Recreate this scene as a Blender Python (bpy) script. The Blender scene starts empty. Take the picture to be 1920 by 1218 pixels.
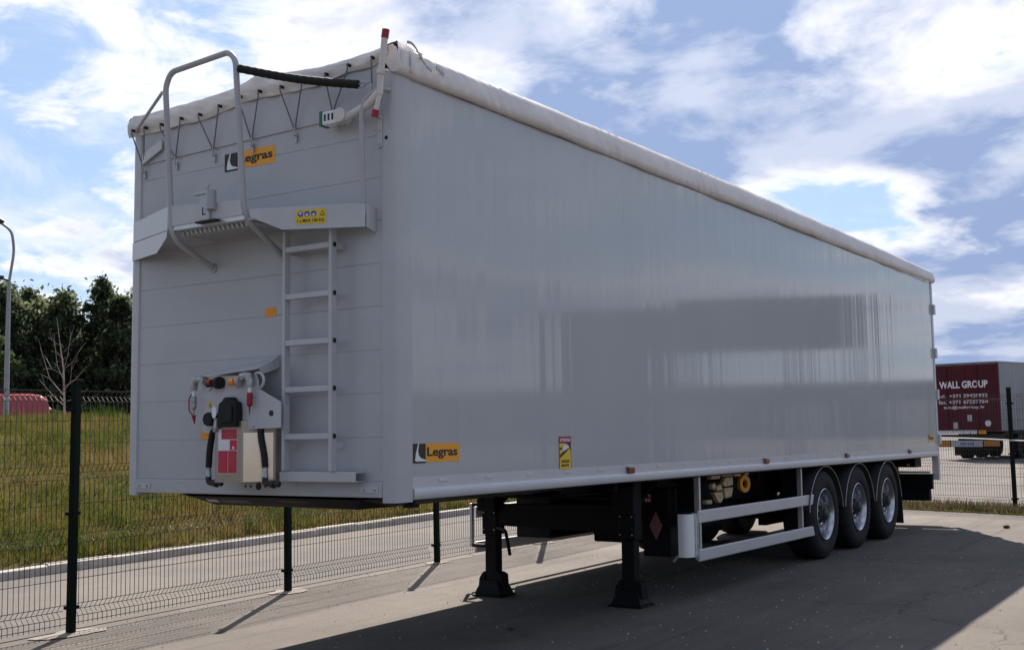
import bpy, bmesh, math, random
import numpy as np
from mathutils import Vector, Matrix
from mathutils import noise as mnoise
R = math.radians
random.seed(7); RS = np.random.RandomState(11)
sc = bpy.context.scene
col = sc.collection
# ------------------------------------------------------------------ camera
cam = bpy.data.cameras.new('camera'); camo = bpy.data.objects.new('camera', cam); col.objects.link(camo)
yaw, pitch, roll = -0.5854, 0.0849, -0.0192
cy_, sy_, cp_, sp_ = math.cos(yaw), math.sin(yaw), math.cos(pitch), math.sin(pitch)
fwd = Vector((sy_*cp_, cy_*cp_, sp_)); rt = Vector((cy_, -sy_, 0)); up = rt.cross(fwd)
r2 = rt*math.cos(roll) + up*math.sin(roll); u2 = -rt*math.sin(roll) + up*math.cos(roll)
m = Matrix((r2, u2, -fwd)).transposed().to_4x4(); m.translation = Vector((4.7327, -5.7580, 1.6722))
camo.matrix_world = m
cam.sensor_width = 36; cam.lens = 2198.3/1920*36; cam.clip_end = 3000; cam.clip_start = .05
sc.camera = camo
# ------------------------------------------------------------------ light
SUN_AZ = Vector((-0.513, 0.858)); SUN_EL = R(40.6)
sun = bpy.data.lights.new('sun', 'SUN'); sun.energy = 5.0; sun.angle = R(.5); sun.color = (1, .90, .79)
suno = bpy.data.objects.new('sun', sun); col.objects.link(suno)
sd = Vector((SUN_AZ.x*math.cos(SUN_EL), SUN_AZ.y*math.cos(SUN_EL), math.sin(SUN_EL)))
suno.rotation_euler = sd.to_track_quat('Z', 'Y').to_euler()
world = bpy.data.worlds.new('World'); sc.world = world; world.use_nodes = True
def build_world():
    nt = world.node_tree; nt.nodes.clear(); N = nt.nodes.new; L = nt.links.new
    out = N('ShaderNodeOutputWorld'); bg = N('ShaderNodeBackground'); bg.inputs[1].default_value = .058
    sky = N('ShaderNodeTexSky'); sky.sky_type = 'NISHITA'; sky.sun_disc = False
    sky.sun_elevation = SUN_EL; sky.sun_rotation = math.atan2(SUN_AZ.x, SUN_AZ.y); sky.air_density = 1.0; sky.dust_density = .6; sky.ozone_density = 3.0
    tc = N('ShaderNodeTexCoord'); sep = N('ShaderNodeSeparateXYZ'); L(tc.outputs['Generated'], sep.inputs[0])
    def M(op, a, b=None, c=None, clamp=False):
        n = N('ShaderNodeMath'); n.operation = op; n.use_clamp = clamp
        for i, v in enumerate((a, b, c)):
            if v is None: continue
            if isinstance(v, (int, float)): n.inputs[i].default_value = v
            else: L(v, n.inputs[i])
        return n.outputs[0]
    z = M('MAXIMUM', sep.outputs[2], 0.0); zz = M('ADD', z, .22)
    cx = M('DIVIDE', sep.outputs[0], zz); cy = M('DIVIDE', sep.outputs[1], zz)
    cmb = N('ShaderNodeCombineXYZ'); L(cx, cmb.inputs[0]); L(cy, cmb.inputs[1]); cmb.inputs[2].default_value = 3.7
    def noise(scale, detail, rough, dist=0., off=0.):
        mp = N('ShaderNodeMapping'); mp.inputs[1].default_value = (off, off*.6, off*.3); L(cmb.outputs[0], mp.inputs[0])
        n = N('ShaderNodeTexNoise'); n.inputs['Scale'].default_value = scale; n.inputs['Detail'].default_value = detail
        n.inputs['Roughness'].default_value = rough; n.inputs['Distortion'].default_value = dist; L(mp.outputs[0], n.inputs['Vector']); return n.outputs[0]
    def ramp(v, a, b):
        n = N('ShaderNodeMapRange'); n.interpolation_type = 'SMOOTHSTEP'; n.inputs[1].default_value = a; n.inputs[2].default_value = b; L(v, n.inputs[0]); return n.outputs[0]
    n1 = noise(1.15, 10, .55, .35, 11.8)
    n2 = noise(4.3, 9, .62, .5, 1.3)
    dens = M('ADD', M('MULTIPLY', n1, .72), M('MULTIPLY', n2, .28))
    cover = ramp(dens, .425, .50)
    core = ramp(M('ADD', M('MULTIPLY', n1, .84), M('MULTIPLY', n2, .16)), .452, .56)
    core = M('MULTIPLY', core, M('MULTIPLY_ADD', ramp(noise(2.9, 8, .56, .25, 5.7), .40, .60), .50, .62), clamp=True)
    wisps = M('MULTIPLY', ramp(noise(2.3, 10, .60, 1.0, 9.1), .46, .70), .60)
    cover = M('MAXIMUM', cover, wisps, clamp=True)
    # forward scattering: everything is brighter towards the sun
    dt = N('ShaderNodeVectorMath'); dt.operation = 'DOT_PRODUCT'; L(tc.outputs['Generated'], dt.inputs[0]); dt.inputs[1].default_value = sd
    fs = M('MULTIPLY_ADD', M('POWER', M('MULTIPLY_ADD', dt.outputs['Value'], .5, .5), 2.0), .62, .48)
    def tint(c):
        v = N('ShaderNodeVectorMath'); v.operation = 'SCALE'; v.inputs[0].default_value = c; L(fs, v.inputs[3]); return v.outputs[0]
    white = tint((9.4, 9.3, 9.6)); grey = tint((2.7, 3.6, 5.7))
    sc1 = N('ShaderNodeVectorMath'); sc1.operation = 'SCALE'; L(sky.outputs[0], sc1.inputs[0]); sc1.inputs[3].default_value = .12
    gm = N('ShaderNodeGamma'); gm.inputs[1].default_value = .45; L(sc1.outputs[0], gm.inputs[0])
    sc2 = N('ShaderNodeVectorMath'); sc2.operation = 'MULTIPLY'; L(gm.outputs[0], sc2.inputs[0]); sc2.inputs[1].default_value = (5.2, 6.3, 7.9)
    def mix(f, a, b):
        n = N('ShaderNodeMix'); n.data_type = 'RGBA'; L(f, n.inputs[0]); L(a, n.inputs[6]); L(b, n.inputs[7]); return n.outputs[2]
    clouds = mix(core, white, grey)
    res = mix(cover, sc2.outputs[0], clouds)
    L(res, bg.inputs[0]); L(bg.outputs[0], out.inputs[0])
build_world()
sc.view_settings.view_transform = 'Standard'; sc.view_settings.look = 'None'; sc.view_settings.exposure = 1.1; sc.view_settings.gamma = 1
sc.view_settings.use_curve_mapping = False

# ------------------------------------------------------------------ materials
def mat(name, c, rough=.5, metal=0., var=0., vscale=3., bump=0., bscale=40., stretch=(1, 1, 1), spec=.5, coat=0., c2=None, vdetail=5, thr=(.35, .65), emis=None):
    m = bpy.data.materials.new(name); m.use_nodes = True; nt = m.node_tree; b = nt.nodes['Principled BSDF']; N = nt.nodes.new; L = nt.links.new
    b.inputs['Base Color'].default_value = (*c, 1); b.inputs['Roughness'].default_value = rough; b.inputs['Metallic'].default_value = metal
    b.inputs['Specular IOR Level'].default_value = spec; b.inputs['Coat Weight'].default_value = coat
    geo = N('ShaderNodeNewGeometry'); mp = N('ShaderNodeMapping'); mp.inputs[3].default_value = stretch; L(geo.outputs['Position'], mp.inputs[0])
    if var or c2:
        n = N('ShaderNodeTexNoise'); n.inputs['Scale'].default_value = vscale; n.inputs['Detail'].default_value = vdetail; n.inputs['Roughness'].default_value = .6; L(mp.outputs[0], n.inputs[0])
        mr = N('ShaderNodeMapRange'); mr.inputs[1].default_value = thr[0]; mr.inputs[2].default_value = thr[1]; L(n.outputs[0], mr.inputs[0])
        mx = N('ShaderNodeMix'); mx.data_type = 'RGBA'; L(mr.outputs[0], mx.inputs[0])
        if c2 is None: c2 = tuple(min(1, v*(1+var)) for v in c); c1 = tuple(v*(1-var) for v in c)
        else: c1 = c
        mx.inputs[6].default_value = (*c1, 1); mx.inputs[7].default_value = (*c2, 1); L(mx.outputs[2], b.inputs['Base Color'])
        rr = N('ShaderNodeMapRange'); rr.inputs[3].default_value = rough*.85; rr.inputs[4].default_value = min(1, rough*1.2); L(n.outputs[0], rr.inputs[0]); L(rr.outputs[0], b.inputs['Roughness'])
    if bump:
        n = N('ShaderNodeTexNoise'); n.inputs['Scale'].default_value = bscale; n.inputs['Detail'].default_value = 4; L(mp.outputs[0], n.inputs[0])
        bp = N('ShaderNodeBump'); bp.inputs['Strength'].default_value = 1; bp.inputs['Distance'].default_value = bump; L(n.outputs[0], bp.inputs['Height']); L(bp.outputs[0], b.inputs['Normal'])
    return m

def asphalt_mat(name, base, dusty, dark, seed):
    m = bpy.data.materials.new(name); m.use_nodes = True; nt = m.node_tree; b = nt.nodes['Principled BSDF']; N = nt.nodes.new; L = nt.links.new
    geo = N('ShaderNodeNewGeometry')
    def noise(sc_, det, rough, st=(1, 1, 1), rot=0.):
        mp = N('ShaderNodeMapping'); mp.inputs[1].default_value = (seed, seed*1.7, 0); mp.inputs[2].default_value = (0, 0, rot); mp.inputs[3].default_value = st; L(geo.outputs['Position'], mp.inputs[0])
        n = N('ShaderNodeTexNoise'); n.inputs['Scale'].default_value = sc_; n.inputs['Detail'].default_value = det; n.inputs['Roughness'].default_value = rough; L(mp.outputs[0], n.inputs[0]); return n.outputs[0]
    def rng(v, a, b_, lo=0., hi=1.):
        n = N('ShaderNodeMapRange'); n.inputs[1].default_value = a; n.inputs[2].default_value = b_; n.inputs[3].default_value = lo; n.inputs[4].default_value = hi; L(v, n.inputs[0]); return n.outputs[0]
    def mix(f, a, c, mode='MIX'):
        n = N('ShaderNodeMix'); n.data_type = 'RGBA'; n.blend_type = mode; L(f, n.inputs[0])
        for v, i in ((a, 6), (c, 7)):
            if isinstance(v, tuple): n.inputs[i].default_value = (*v, 1)
            else: L(v, n.inputs[i])
        return n.outputs[2]
    c = mix(rng(noise(.35, 6, .6), .38, .62), base, dusty)
    c = mix(rng(noise(.8, 6, .65, (1, .16, 1), .09), .48, .75, 0, .75), c, dark)       # streaks and stains along the traffic
    c = mix(rng(noise(5, 8, .7), .56, .74, 0, .7), c, dark)
    c = mix(rng(noise(2.2, 7, .65, (1, .5, 1), .5), .55, .70, 0, .45), c, tuple(v*1.25 for v in dusty))
    c = mix(rng(noise(1.1, 5, .6, (3.2, .10, 1), -.10), .60, .68, 0, .5), c, tuple(v*.75 for v in dark))    # tyre marks
    c = mix(rng(noise(70, 3, .7), .30, .7, 0, .35), c, tuple(v*.45 for v in base))      # fine aggregate
    c = mix(rng(noise(120, 2, .6), .66, .76, 0, .6), c, tuple(min(1, v*2.2) for v in dusty))
    vor = N('ShaderNodeTexVoronoi'); vor.feature = 'DISTANCE_TO_EDGE'; vor.inputs['Scale'].default_value = .33
    nz = N('ShaderNodeTexNoise'); nz.inputs['Scale'].default_value = 1.6; nz.inputs['Detail'].default_value = 6; L(geo.outputs['Position'], nz.inputs[0])
    va = N('ShaderNodeVectorMath'); va.operation = 'ADD'; L(geo.outputs['Position'], va.inputs[0]); L(nz.outputs[1], va.inputs[1]); L(va.outputs[0], vor.inputs['Vector'])
    crack = rng(vor.outputs['Distance'], .0, .006, 1, 0)
    cm = N('ShaderNodeMath'); cm.operation = 'MULTIPLY'; L(crack, cm.inputs[0]); L(rng(noise(.25, 3, .5), .45, .55, 0, .75), cm.inputs[1])
    c = mix(cm.outputs[0], c, tuple(v*.3 for v in base))
    L(c, b.inputs['Base Color']); b.inputs['Roughness'].default_value = .93; b.inputs['Specular IOR Level'].default_value = .25
    bp = N('ShaderNodeBump'); bp.inputs['Distance'].default_value = .006; L(noise(60, 5, .8), bp.inputs['Height']); L(bp.outputs[0], b.inputs['Normal'])
    return m

def side_mat():
    m = mat('glossy_grey_paint', (.455, .472, .488), rough=.07, var=.02, vscale=.8)
    nt = m.node_tree; N = nt.nodes.new; L = nt.links.new; b = nt.nodes['Principled BSDF']; geo = nt.nodes['Geometry'] if 'Geometry' in nt.nodes else N('ShaderNodeNewGeometry')
    hs = []
    for (sy, sz, amp) in ((9., .04, .75), (2.3, .08, 2.4), (30., .03, .10)):
        mp = N('ShaderNodeMapping'); mp.inputs[3].default_value = (0, sy, sz); L(geo.outputs['Position'], mp.inputs[0])
        n = N('ShaderNodeTexNoise'); n.inputs['Scale'].default_value = 1; n.inputs['Detail'].default_value = 1.5; L(mp.outputs[0], n.inputs[0])
        a = N('ShaderNodeMath'); a.operation = 'MULTIPLY'; a.inputs[1].default_value = amp; L(n.outputs[0], a.inputs[0]); hs.append(a.outputs[0])
    s = hs[0]
    for h in hs[1:]:
        a = N('ShaderNodeMath'); a.operation = 'ADD'; L(s, a.inputs[0]); L(h, a.inputs[1]); s = a.outputs[0]
    bp = N('ShaderNodeBump'); bp.inputs['Distance'].default_value = .0022; L(s, bp.inputs['Height']); L(bp.outputs[0], b.inputs['Normal'])
    return m

def leafy(name, c1, c2, c3=None, sc_=1.2, rough=.7, trans=.25):
    m = bpy.data.materials.new(name); m.use_nodes = True; nt = m.node_tree; b = nt.nodes['Principled BSDF']; N = nt.nodes.new; L = nt.links.new
    at = N('ShaderNodeAttribute'); at.attribute_name = 'rnd'
    geo = N('ShaderNodeNewGeometry'); n = N('ShaderNodeTexNoise'); n.inputs['Scale'].default_value = sc_; n.inputs['Detail'].default_value = 5; L(geo.outputs['Position'], n.inputs[0])
    mr = N('ShaderNodeMapRange'); mr.inputs[1].default_value = .36; mr.inputs[2].default_value = .64; L(n.outputs[0], mr.inputs[0])
    ad = N('ShaderNodeMath'); ad.operation = 'ADD'; ad.use_clamp = True; L(mr.outputs[0], ad.inputs[0])
    s = N('ShaderNodeMath'); s.operation = 'MULTIPLY_ADD'; s.inputs[1].default_value = .9; s.inputs[2].default_value = -.45; L(at.outputs['Fac'], s.inputs[0]); L(s.outputs[0], ad.inputs[1])
    cr = N('ShaderNodeValToRGB'); cr.color_ramp.elements[0].color = (*c1, 1); cr.color_ramp.elements[1].color = (*(c3 or c2), 1)
    if c3: e = cr.color_ramp.elements.new(.5); e.color = (*c2, 1)
    L(ad.outputs[0], cr.inputs[0]); L(cr.outputs[0], b.inputs['Base Color']); b.inputs['Roughness'].default_value = rough; b.inputs['Specular IOR Level'].default_value = 0.
    b.inputs['IOR'].default_value = 1.0
    if trans:
        tr = N('ShaderNodeBsdfTranslucent'); L(cr.outputs[0], tr.inputs[0]); mx = N('ShaderNodeMixShader'); mx.inputs[0].default_value = trans
        L(b.outputs[0], mx.inputs[1]); L(tr.outputs[0], mx.inputs[2]); L(mx.outputs[0], nt.nodes['Material Output'].inputs[0])
    return m

M = dict(
 paint_side=side_mat(),
 paint_front=mat('satin_grey_paint', (.435, .45, .475), .30, var=.04, vscale=1.5, bump=.0012, bscale=3, stretch=(1, 1, 2)),
 paint=mat('light_grey_paint', (.48, .495, .52), .35, var=.05, vscale=6),
 alu=mat('brushed_aluminium', (.60, .61, .63), .38, .75, var=.06, vscale=8),
 alu_white=mat('anodised_profile', (.54, .55, .575), .35, .15, var=.03),
 tube=mat('grey_tube_paint', (.40, .40, .42), .4, var=.05),
 tarp=mat('offwhite_pvc', (.66, .62, .60), .42, var=.07, vscale=5, bump=.004, bscale=9),
 cord=mat('grey_elastic_cord', (.16, .16, .18), .8, var=.3, vscale=150),
 black=mat('black_rubber', (.007, .007, .008), .75, var=.2, vscale=20, bump=.001),
 chassis=mat('charcoal_chassis_paint', (.005, .006, .008), .55, spec=.16, var=.25, vscale=6, bump=.001, bscale=20),
 tyre=mat('tyre_rubber', (.014, .014, .016), .75, spec=.3, var=.3, vscale=9, bump=.002, bscale=60),
 rim=mat('forged_alloy', (.50, .51, .55), .24, .9, var=.08, vscale=14),
 hub=mat('dark_hub', (.03, .03, .032), .5, .3, var=.3, vscale=30),
 steel_lit=mat('lit_steel', (.78, .66, .55), .22, 1.0, var=.06, vscale=4), steel=mat('dimmed_stainless', (.40, .36, .31), .42, .8, var=.10, vscale=3, bump=.0006, bscale=60, stretch=(1, 1, .1)),  # one cabinet steel: side tinted like reflected sunlit ground, front darkened
 galv=mat('galvanised_steel', (.40, .41, .43), .45, .7, var=.25, vscale=30),
 red=mat('red_plastic', (.32, .008, .025), .4, var=.1), redlab=mat('red_print', (.46, .02, .05), .45, var=.08, vscale=30),
 pale=mat('pale_print', (.72, .68, .72), .5), pink=mat('pink_print', (.58, .12, .17), .5), white=mat('white_paint', (.78, .78, .80), .4),
 orange=mat('amber_print', (.85, .36, .012), .45), orangelab=mat('orange_print', (.9, .30, .015), .45),
 yellow=mat('yellow_print', (.72, .50, .02), .45, var=.05), blackp=mat('black_print', (.012, .012, .014), .5), blue=mat('blue_print', (.02, .10, .45), .45),
 amber=mat('dark_amber_lens', (.20, .045, .02), .2), brass=mat('brass_valve_sunlit', (.62, .50, .30), .5, .1, var=.3, vscale=25),
 fence=mat('dark_green_powder_coat', (.002, .007, .006), .7, spec=.10, var=.15, vscale=20),
 wire=mat('fence_wire_coat', (.016, .020, .018), .28), glint_wire=mat('pale_glint', (.62, .60, .57), .5),
 concrete=mat('pale_concrete', (.175, .155, .135), .9, var=.2, vscale=6, bump=.004, bscale=40),
 kerb=mat('kerb_concrete', (.38, .35, .33), .9, var=.2, vscale=5, bump=.004, bscale=50),
 asphalt=asphalt_mat('aged_asphalt', (.112, .100, .092), (.166, .149, .132), (.066, .060, .058), 3.),
 asphalt2=asphalt_mat('grey_asphalt', (.105, .097, .093), (.150, .135, .122), (.056, .054, .056), 8.),
 earth=mat('dry_earth', (.095, .075, .036), .95, spec=0., c2=(.060, .070, .022), vscale=.9, bump=.03, bscale=8),
 grassg=leafy('mixed_grass', (.085, .105, .018), (.185, .155, .045), (.235, .170, .070), .7, trans=.3),
 weed=leafy('green_weeds', (.045, .085, .012), (.10, .14, .03), (.17, .16, .05), .6, trans=.3),
 dry=leafy('dry_verge', (.05, .055, .02), (.13, .10, .06), (.18, .13, .08), 1.5, trans=.2),
 leaf=leafy('dark_leaves', (.040, .055, .036), (.080, .105, .062), (.20, .23, .13), .6, trans=.5),
 leaf2=leafy('light_leaves', (.06, .10, .04), (.12, .17, .07), None, 1., trans=.3),
 bark=mat('brown_bark', (.045, .038, .032), .95, var=.35, vscale=6, bump=.02, bscale=12),
 birch=mat('pale_birch_bark', (.40, .37, .35), .85, c2=(.14, .12, .11), vscale=3, thr=(.5, .7)),
 maroon=mat('maroon_tarpaulin', (.070, .002, .012), .5, spec=.3, var=.12, vscale=1.5, bump=.006, bscale=1.5),
 greytarp=mat('grey_tarpaulin', (.20, .21, .235), .35, var=.15, vscale=.8, bump=.02, bscale=1.2),
 redcar=mat('red_car_paint', (.40, .010, .026), .25, coat=.6, var=.02), darkcar=mat('dark_car_paint', (.008, .009, .012), .35),
 glass=mat('dark_glass', (.02, .025, .03), .05), lampgrey=mat('lamp_post_grey', (.30, .31, .34), .5, var=.08, vscale=3),
 clad=mat('dark_cladding', (.15, .155, .165), .6, var=.08), creamwall=mat('cream_wall', (.62, .58, .52), .8, var=.05, vscale=.5),
 stone=mat('pebble_grey', (.42, .40, .37), .8, var=.5, vscale=3), brown=mat('brown_debris', (.05, .03, .018), .9),
 beacon=mat('amber_lens', (.75, .30, .01), .25),
)

# ------------------------------------------------------------------ geometry helpers
WO = {}
def tag(o, label=None, cat=None, group=None, kind=None):
    if label: o['label'] = label
    if cat: o['category'] = cat
    if group: o['group'] = group
    if kind: o['kind'] = kind
    return o
def thing(name, loc, label, cat, group=None, rotz=0.):
    o = bpy.data.objects.new(name, None); col.objects.link(o); o.location = loc; o.rotation_euler = (0, 0, rotz); o.empty_display_size = .3
    WO[o] = Vector(loc); return tag(o, label, cat, group)
class MB:
    def __init__(s): s.v = []; s.f = []
    def add(s, vs, fs):
        n = len(s.v); s.v += [tuple(v) for v in vs]; s.f += [tuple(i+n for i in f) for f in fs]; return s
    def box(s, x0, x1, y0, y1, z0, z1):
        return s.add([(x0,y0,z0),(x1,y0,z0),(x1,y1,z0),(x0,y1,z0),(x0,y0,z1),(x1,y0,z1),(x1,y1,z1),(x0,y1,z1)],
                     [(0,3,2,1),(4,5,6,7),(0,1,5,4),(1,2,6,5),(2,3,7,6),(3,0,4,7)])
    def obox(s, c, ax, ay, az):
        c, ax, ay, az = map(Vector, (c, ax, ay, az))
        vs = [c+sx*ax+sy*ay+sz*az for sz in (-1, 1) for sx, sy in ((-1,-1),(1,-1),(1,1),(-1,1))]
        return s.add(vs, [(0,3,2,1),(4,5,6,7),(0,1,5,4),(1,2,6,5),(2,3,7,6),(3,0,4,7)])
    def tube(s, pts, r, n=8, caps=True):
        pts = [Vector(p) for p in pts]; k = len(pts); rs = r if isinstance(r, (list, tuple)) else [r]*k
        t0 = (pts[1]-pts[0]).normalized(); a = t0.orthogonal().normalized(); vs = []
        for i, p in enumerate(pts):
            if i == 0: t = t0
            elif i == k-1: t = (pts[i]-pts[i-1]).normalized()
            else: t = ((pts[i]-pts[i-1]).normalized()+(pts[i+1]-pts[i]).normalized()).normalized()
            a = (a-t*a.dot(t)).normalized(); b = t.cross(a)
            vs += [p+(a*math.cos(2*math.pi*j/n)+b*math.sin(2*math.pi*j/n))*rs[i] for j in range(n)]
        fs = [(i*n+j, i*n+(j+1) % n, (i+1)*n+(j+1) % n, (i+1)*n+j) for i in range(k-1) for j in range(n)]
        if caps: fs += [tuple(range(n-1, -1, -1)), tuple((k-1)*n+j for j in range(n))]
        return s.add(vs, fs)
    def cyl(s, p0, p1, r0, r1=None, n=16): return s.tube([p0, p1], [r0, r0 if r1 is None else r1], n)
    def prism(s, poly, n_, d, o=(0, 0, 0), ax=(1, 0, 0), ay=(0, 0, 1)):
        # polygon in the plane o + u*ax + v*ay, extruded by d along n_
        o, ax, ay, n_ = map(Vector, (o, ax, ay, n_)); k = len(poly)
        a = [o+ax*u+ay*v for u, v in poly]; b = [p+n_*d for p in a]
        return s.add(a+b, [tuple(range(k)), tuple(range(2*k-1, k-1, -1))]+[(i, i+k, (i+1) % k+k, (i+1) % k) for i in range(k)])
    def lathe(s, prof, c, axis, n=32, close=False):
        # prof: (radius, offset along the axis)
        c = Vector(c); ax = Vector(axis).normalized(); a = ax.orthogonal().normalized(); b = ax.cross(a); k = len(prof)
        vs = [c+ax*h+(a*math.cos(2*math.pi*j/n)+b*math.sin(2*math.pi*j/n))*r for r, h in prof for j in range(n)]
        fs = [(i*n+j, i*n+(j+1) % n, (i+1)*n+(j+1) % n, (i+1)*n+j) for i in range(k-1) for j in range(n)]
        if close: fs += [((k-1)*n+j, (k-1)*n+(j+1) % n, (j+1) % n, j) for j in range(n)]
        return s.add(vs, fs)
    def grid(s, nu, nv, fn):
        vs = [fn(i/(nu-1), j/(nv-1)) for i in range(nu) for j in range(nv)]
        return s.add(vs, [(i*nv+j, (i+1)*nv+j, (i+1)*nv+j+1, i*nv+j+1) for i in range(nu-1) for j in range(nv-1)])
def link(name, me, parent, c):
    o = bpy.data.objects.new(name, me); col.objects.link(o)
    if parent is not None: o.parent = parent; o.location = Vector(c)-WO[parent]
    else: o.location = c
    WO[o] = Vector(c); return o
def build(name, mb, m_, parent=None, smooth=False, bevel=0., solid=0., fixn=True):
    V = np.array(mb.v, dtype=float); c = (V.min(0)+V.max(0))/2; c[2] = V[:, 2].min() if parent is None else c[2]
    me = bpy.data.meshes.new(name); me.from_pydata((V-c).tolist(), [], mb.f)
    if fixn:
        bm = bmesh.new(); bm.from_mesh(me); bmesh.ops.recalc_face_normals(bm, faces=bm.faces); bm.to_mesh(me); bm.free()
    me.materials.append(M[m_] if isinstance(m_, str) else m_)
    if smooth:
        me.polygons.foreach_set('use_smooth', [True]*len(me.polygons))
        if smooth != 'all': me.set_sharp_from_angle(angle=R(38))
    o = link(name, me, parent, c)
    if solid: md = o.modifiers.new('Solidify', 'SOLIDIFY'); md.thickness = solid; md.offset = 0
    if bevel: md = o.modifiers.new('Bevel', 'BEVEL'); md.width = bevel; md.segments = 2; md.limit_method = 'ANGLE'
    return o
def dup(o, delta, parent='same'):
    p = o.parent if parent == 'same' else parent
    c = o.copy(); col.objects.link(c); c.parent = p; WO[c] = WO[o]+Vector(delta)
    c.location = WO[c]-(WO[p] if p else Vector()); return c
def dup_tree(o, delta, parent='same'):
    c = dup(o, delta, parent)
    for ch in [x for x in o.children]: dup_tree(ch, delta, c)
    return c
def copy_local(o, parent=None):
    c = o.copy(); col.objects.link(c); c.parent = parent
    for ch in list(o.children): copy_local(ch, c)
    return c
def text(s, m_, parent, o, ax, ay, w, h, name='lettering', ext=.0006, bold=.0, cond=None):
    # text filling a box w x h whose lower left corner is o
    cu = bpy.data.curves.new('t', 'FONT'); cu.body = s; cu.extrude = ext; cu.offset = bold; cu.resolution_u = 3
    t = bpy.data.objects.new('t', cu); col.objects.link(t); bpy.context.view_layer.update()
    me = bpy.data.meshes.new_from_object(t); bpy.data.objects.remove(t); bpy.data.curves.remove(cu)
    V = np.array([v.co[:] for v in me.vertices]); lo, hi = V.min(0), V.max(0)
    U = (V[:, 0]-lo[0])/(hi[0]-lo[0])*w; W_ = (V[:, 1]-lo[1])/(hi[1]-lo[1])*h; T = V[:, 2]-lo[2]
    ax, ay, o = Vector(ax).normalized(), Vector(ay).normalized(), Vector(o); n = ax.cross(ay)
    P = np.array(o)+np.outer(U, ax)+np.outer(W_, ay)+np.outer(T, n); c = (P.min(0)+P.max(0))/2
    for v, q in zip(me.vertices, P-c): v.co = q
    me.name = name; me.materials.clear(); me.materials.append(M[m_]); me.update()
    return link(name, me, parent, c)
def slab(name, m_, parent, o, ax, ay, w, h, t=.0015):
    ax, ay, o = Vector(ax).normalized(), Vector(ay).normalized(), Vector(o); n = ax.cross(ay)
    return build(name, MB().prism([(0, 0), (w, 0), (w, h), (0, h)], n, t, o, ax, ay), m_, parent)
def circ(cx, cy, r, n=20): return [(cx+r*math.cos(2*math.pi*i/n), cy+r*math.sin(2*math.pi*i/n)) for i in range(n)]
def bend(pts, rad, n=5):
    # round the corners of a polyline
    pts = [Vector(p) for p in pts]; out = [pts[0]]
    for i in range(1, len(pts)-1):
        a, b, c = pts[i-1], pts[i], pts[i+1]; r_ = min(rad, (a-b).length*.45, (c-b).length*.45)
        p = b+(a-b).normalized()*r_; q = b+(c-b).normalized()*r_
        out += [p*(1-t)**2+b*2*t*(1-t)+q*t*t for t in [k/n for k in range(n+1)]]
    return out+[pts[-1]]

# ================================================================== SETTING
def berm_d(x, y): return -(x+7.68+.065*y)/math.sqrt(1+.065**2)     # distance beyond the kerb line
def sm(t): t = max(0., min(1., t)); return t*t*(3-2*t)
def berm_z(x, y):
    d = berm_d(x, y)
    if d < 0: return 0.
    k = sm((44-y)/12)
    return .10+k*(1.80*(1-(1-min(1., d/8.0))**1.5)+.10*mnoise.noise(Vector((x*.35, y*.35, 0))))*min(1, d/.6) - .60*sm((d-10)/8)
# right-hand fence line
FA, FD = Vector((.59, 16.22)), Vector((-.95, .31)).normalized(); FN = Vector((-FD.y, FD.x))*-1   # FN points away from the camera
if FN.y < 0: FN = -FN
def lot_z(x, y):
    d = (Vector((x, y))-FA).dot(FN); return 0.0
def ground_z(x, y): return -.05
g = MB().grid(40, 40, lambda u, v: (-900+1800*u, -900+1800*v, -.12)); tag(build('ground', g, mat('far_field', (.045, .055, .022), .95, c2=(.085, .08, .04), vscale=.05), fixn=False), kind='structure')
lot = MB().grid(60, 70, lambda u, v: (-9.4+39.4*u, -22+46*v, 0.0)); tag(build('asphalt_lot', lot, 'asphalt'), kind='structure')
far = MB()
def farpt(u, v):
    a = FA+FD*(10-70*(1-u)+(0)) ; p = FA+FD*(-60+150*u)+FN*(.3+v*90); return (p.x, p.y, lot_z(p.x, p.y)+.004)
far.grid(40, 40, farpt); tag(build('truck_lot', far, 'asphalt2'), kind='structure')
# service road between left fence and kerb
rd = MB()
def rpt(u, v):
    y = -22+60*v; xk = -7.68-.065*y; xf = -4.05-.05*y; return (xf+(xk-xf)*u, y, .006)
rd.grid(4, 60, rpt); tag(build('service_road', rd, 'asphalt2'), kind='structure')
# berm
bm_ = MB()
def bpt(u, v):
    y = -26+76*v; d = 60*u**2.0; x = -7.68-.065*y-d*1.002; return (x, y, berm_z(x, y) if d > 0 else -.1)
bm_.grid(70, 110, bpt); tag(build('grass_bank', bm_, 'earth', smooth='all'), kind='structure')
# kerb made of stones
kt = thing('kerb', (-8, 8, 0), 'pale rounded concrete kerb along the foot of the grassy bank behind the fence', 'kerb')
kd = Vector((-.065, 1, 0)).normalized(); kn = Vector((1, .065, 0)).normalized()
prof = [(0, 0), (.15, 0), (.15, .07), (.135, .115), (.10, .135), (.05, .135), (.015, .115), (0, .07)]
ks = None
for i in range(52):
    o0 = Vector((-7.68-.065*(-20), -20, 0))+kd*(i*1.0)
    if ks is None: ks = build('kerb_stone', MB().prism([(u, v-.01) for u, v in prof], kd, .992, o0, kn, (0, 0, 1)), 'kerb', kt, smooth=True)
    else:
        k2 = dup(ks, kd*(i*1.0)); k2.location.z += random.uniform(-.006, .006)

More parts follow.
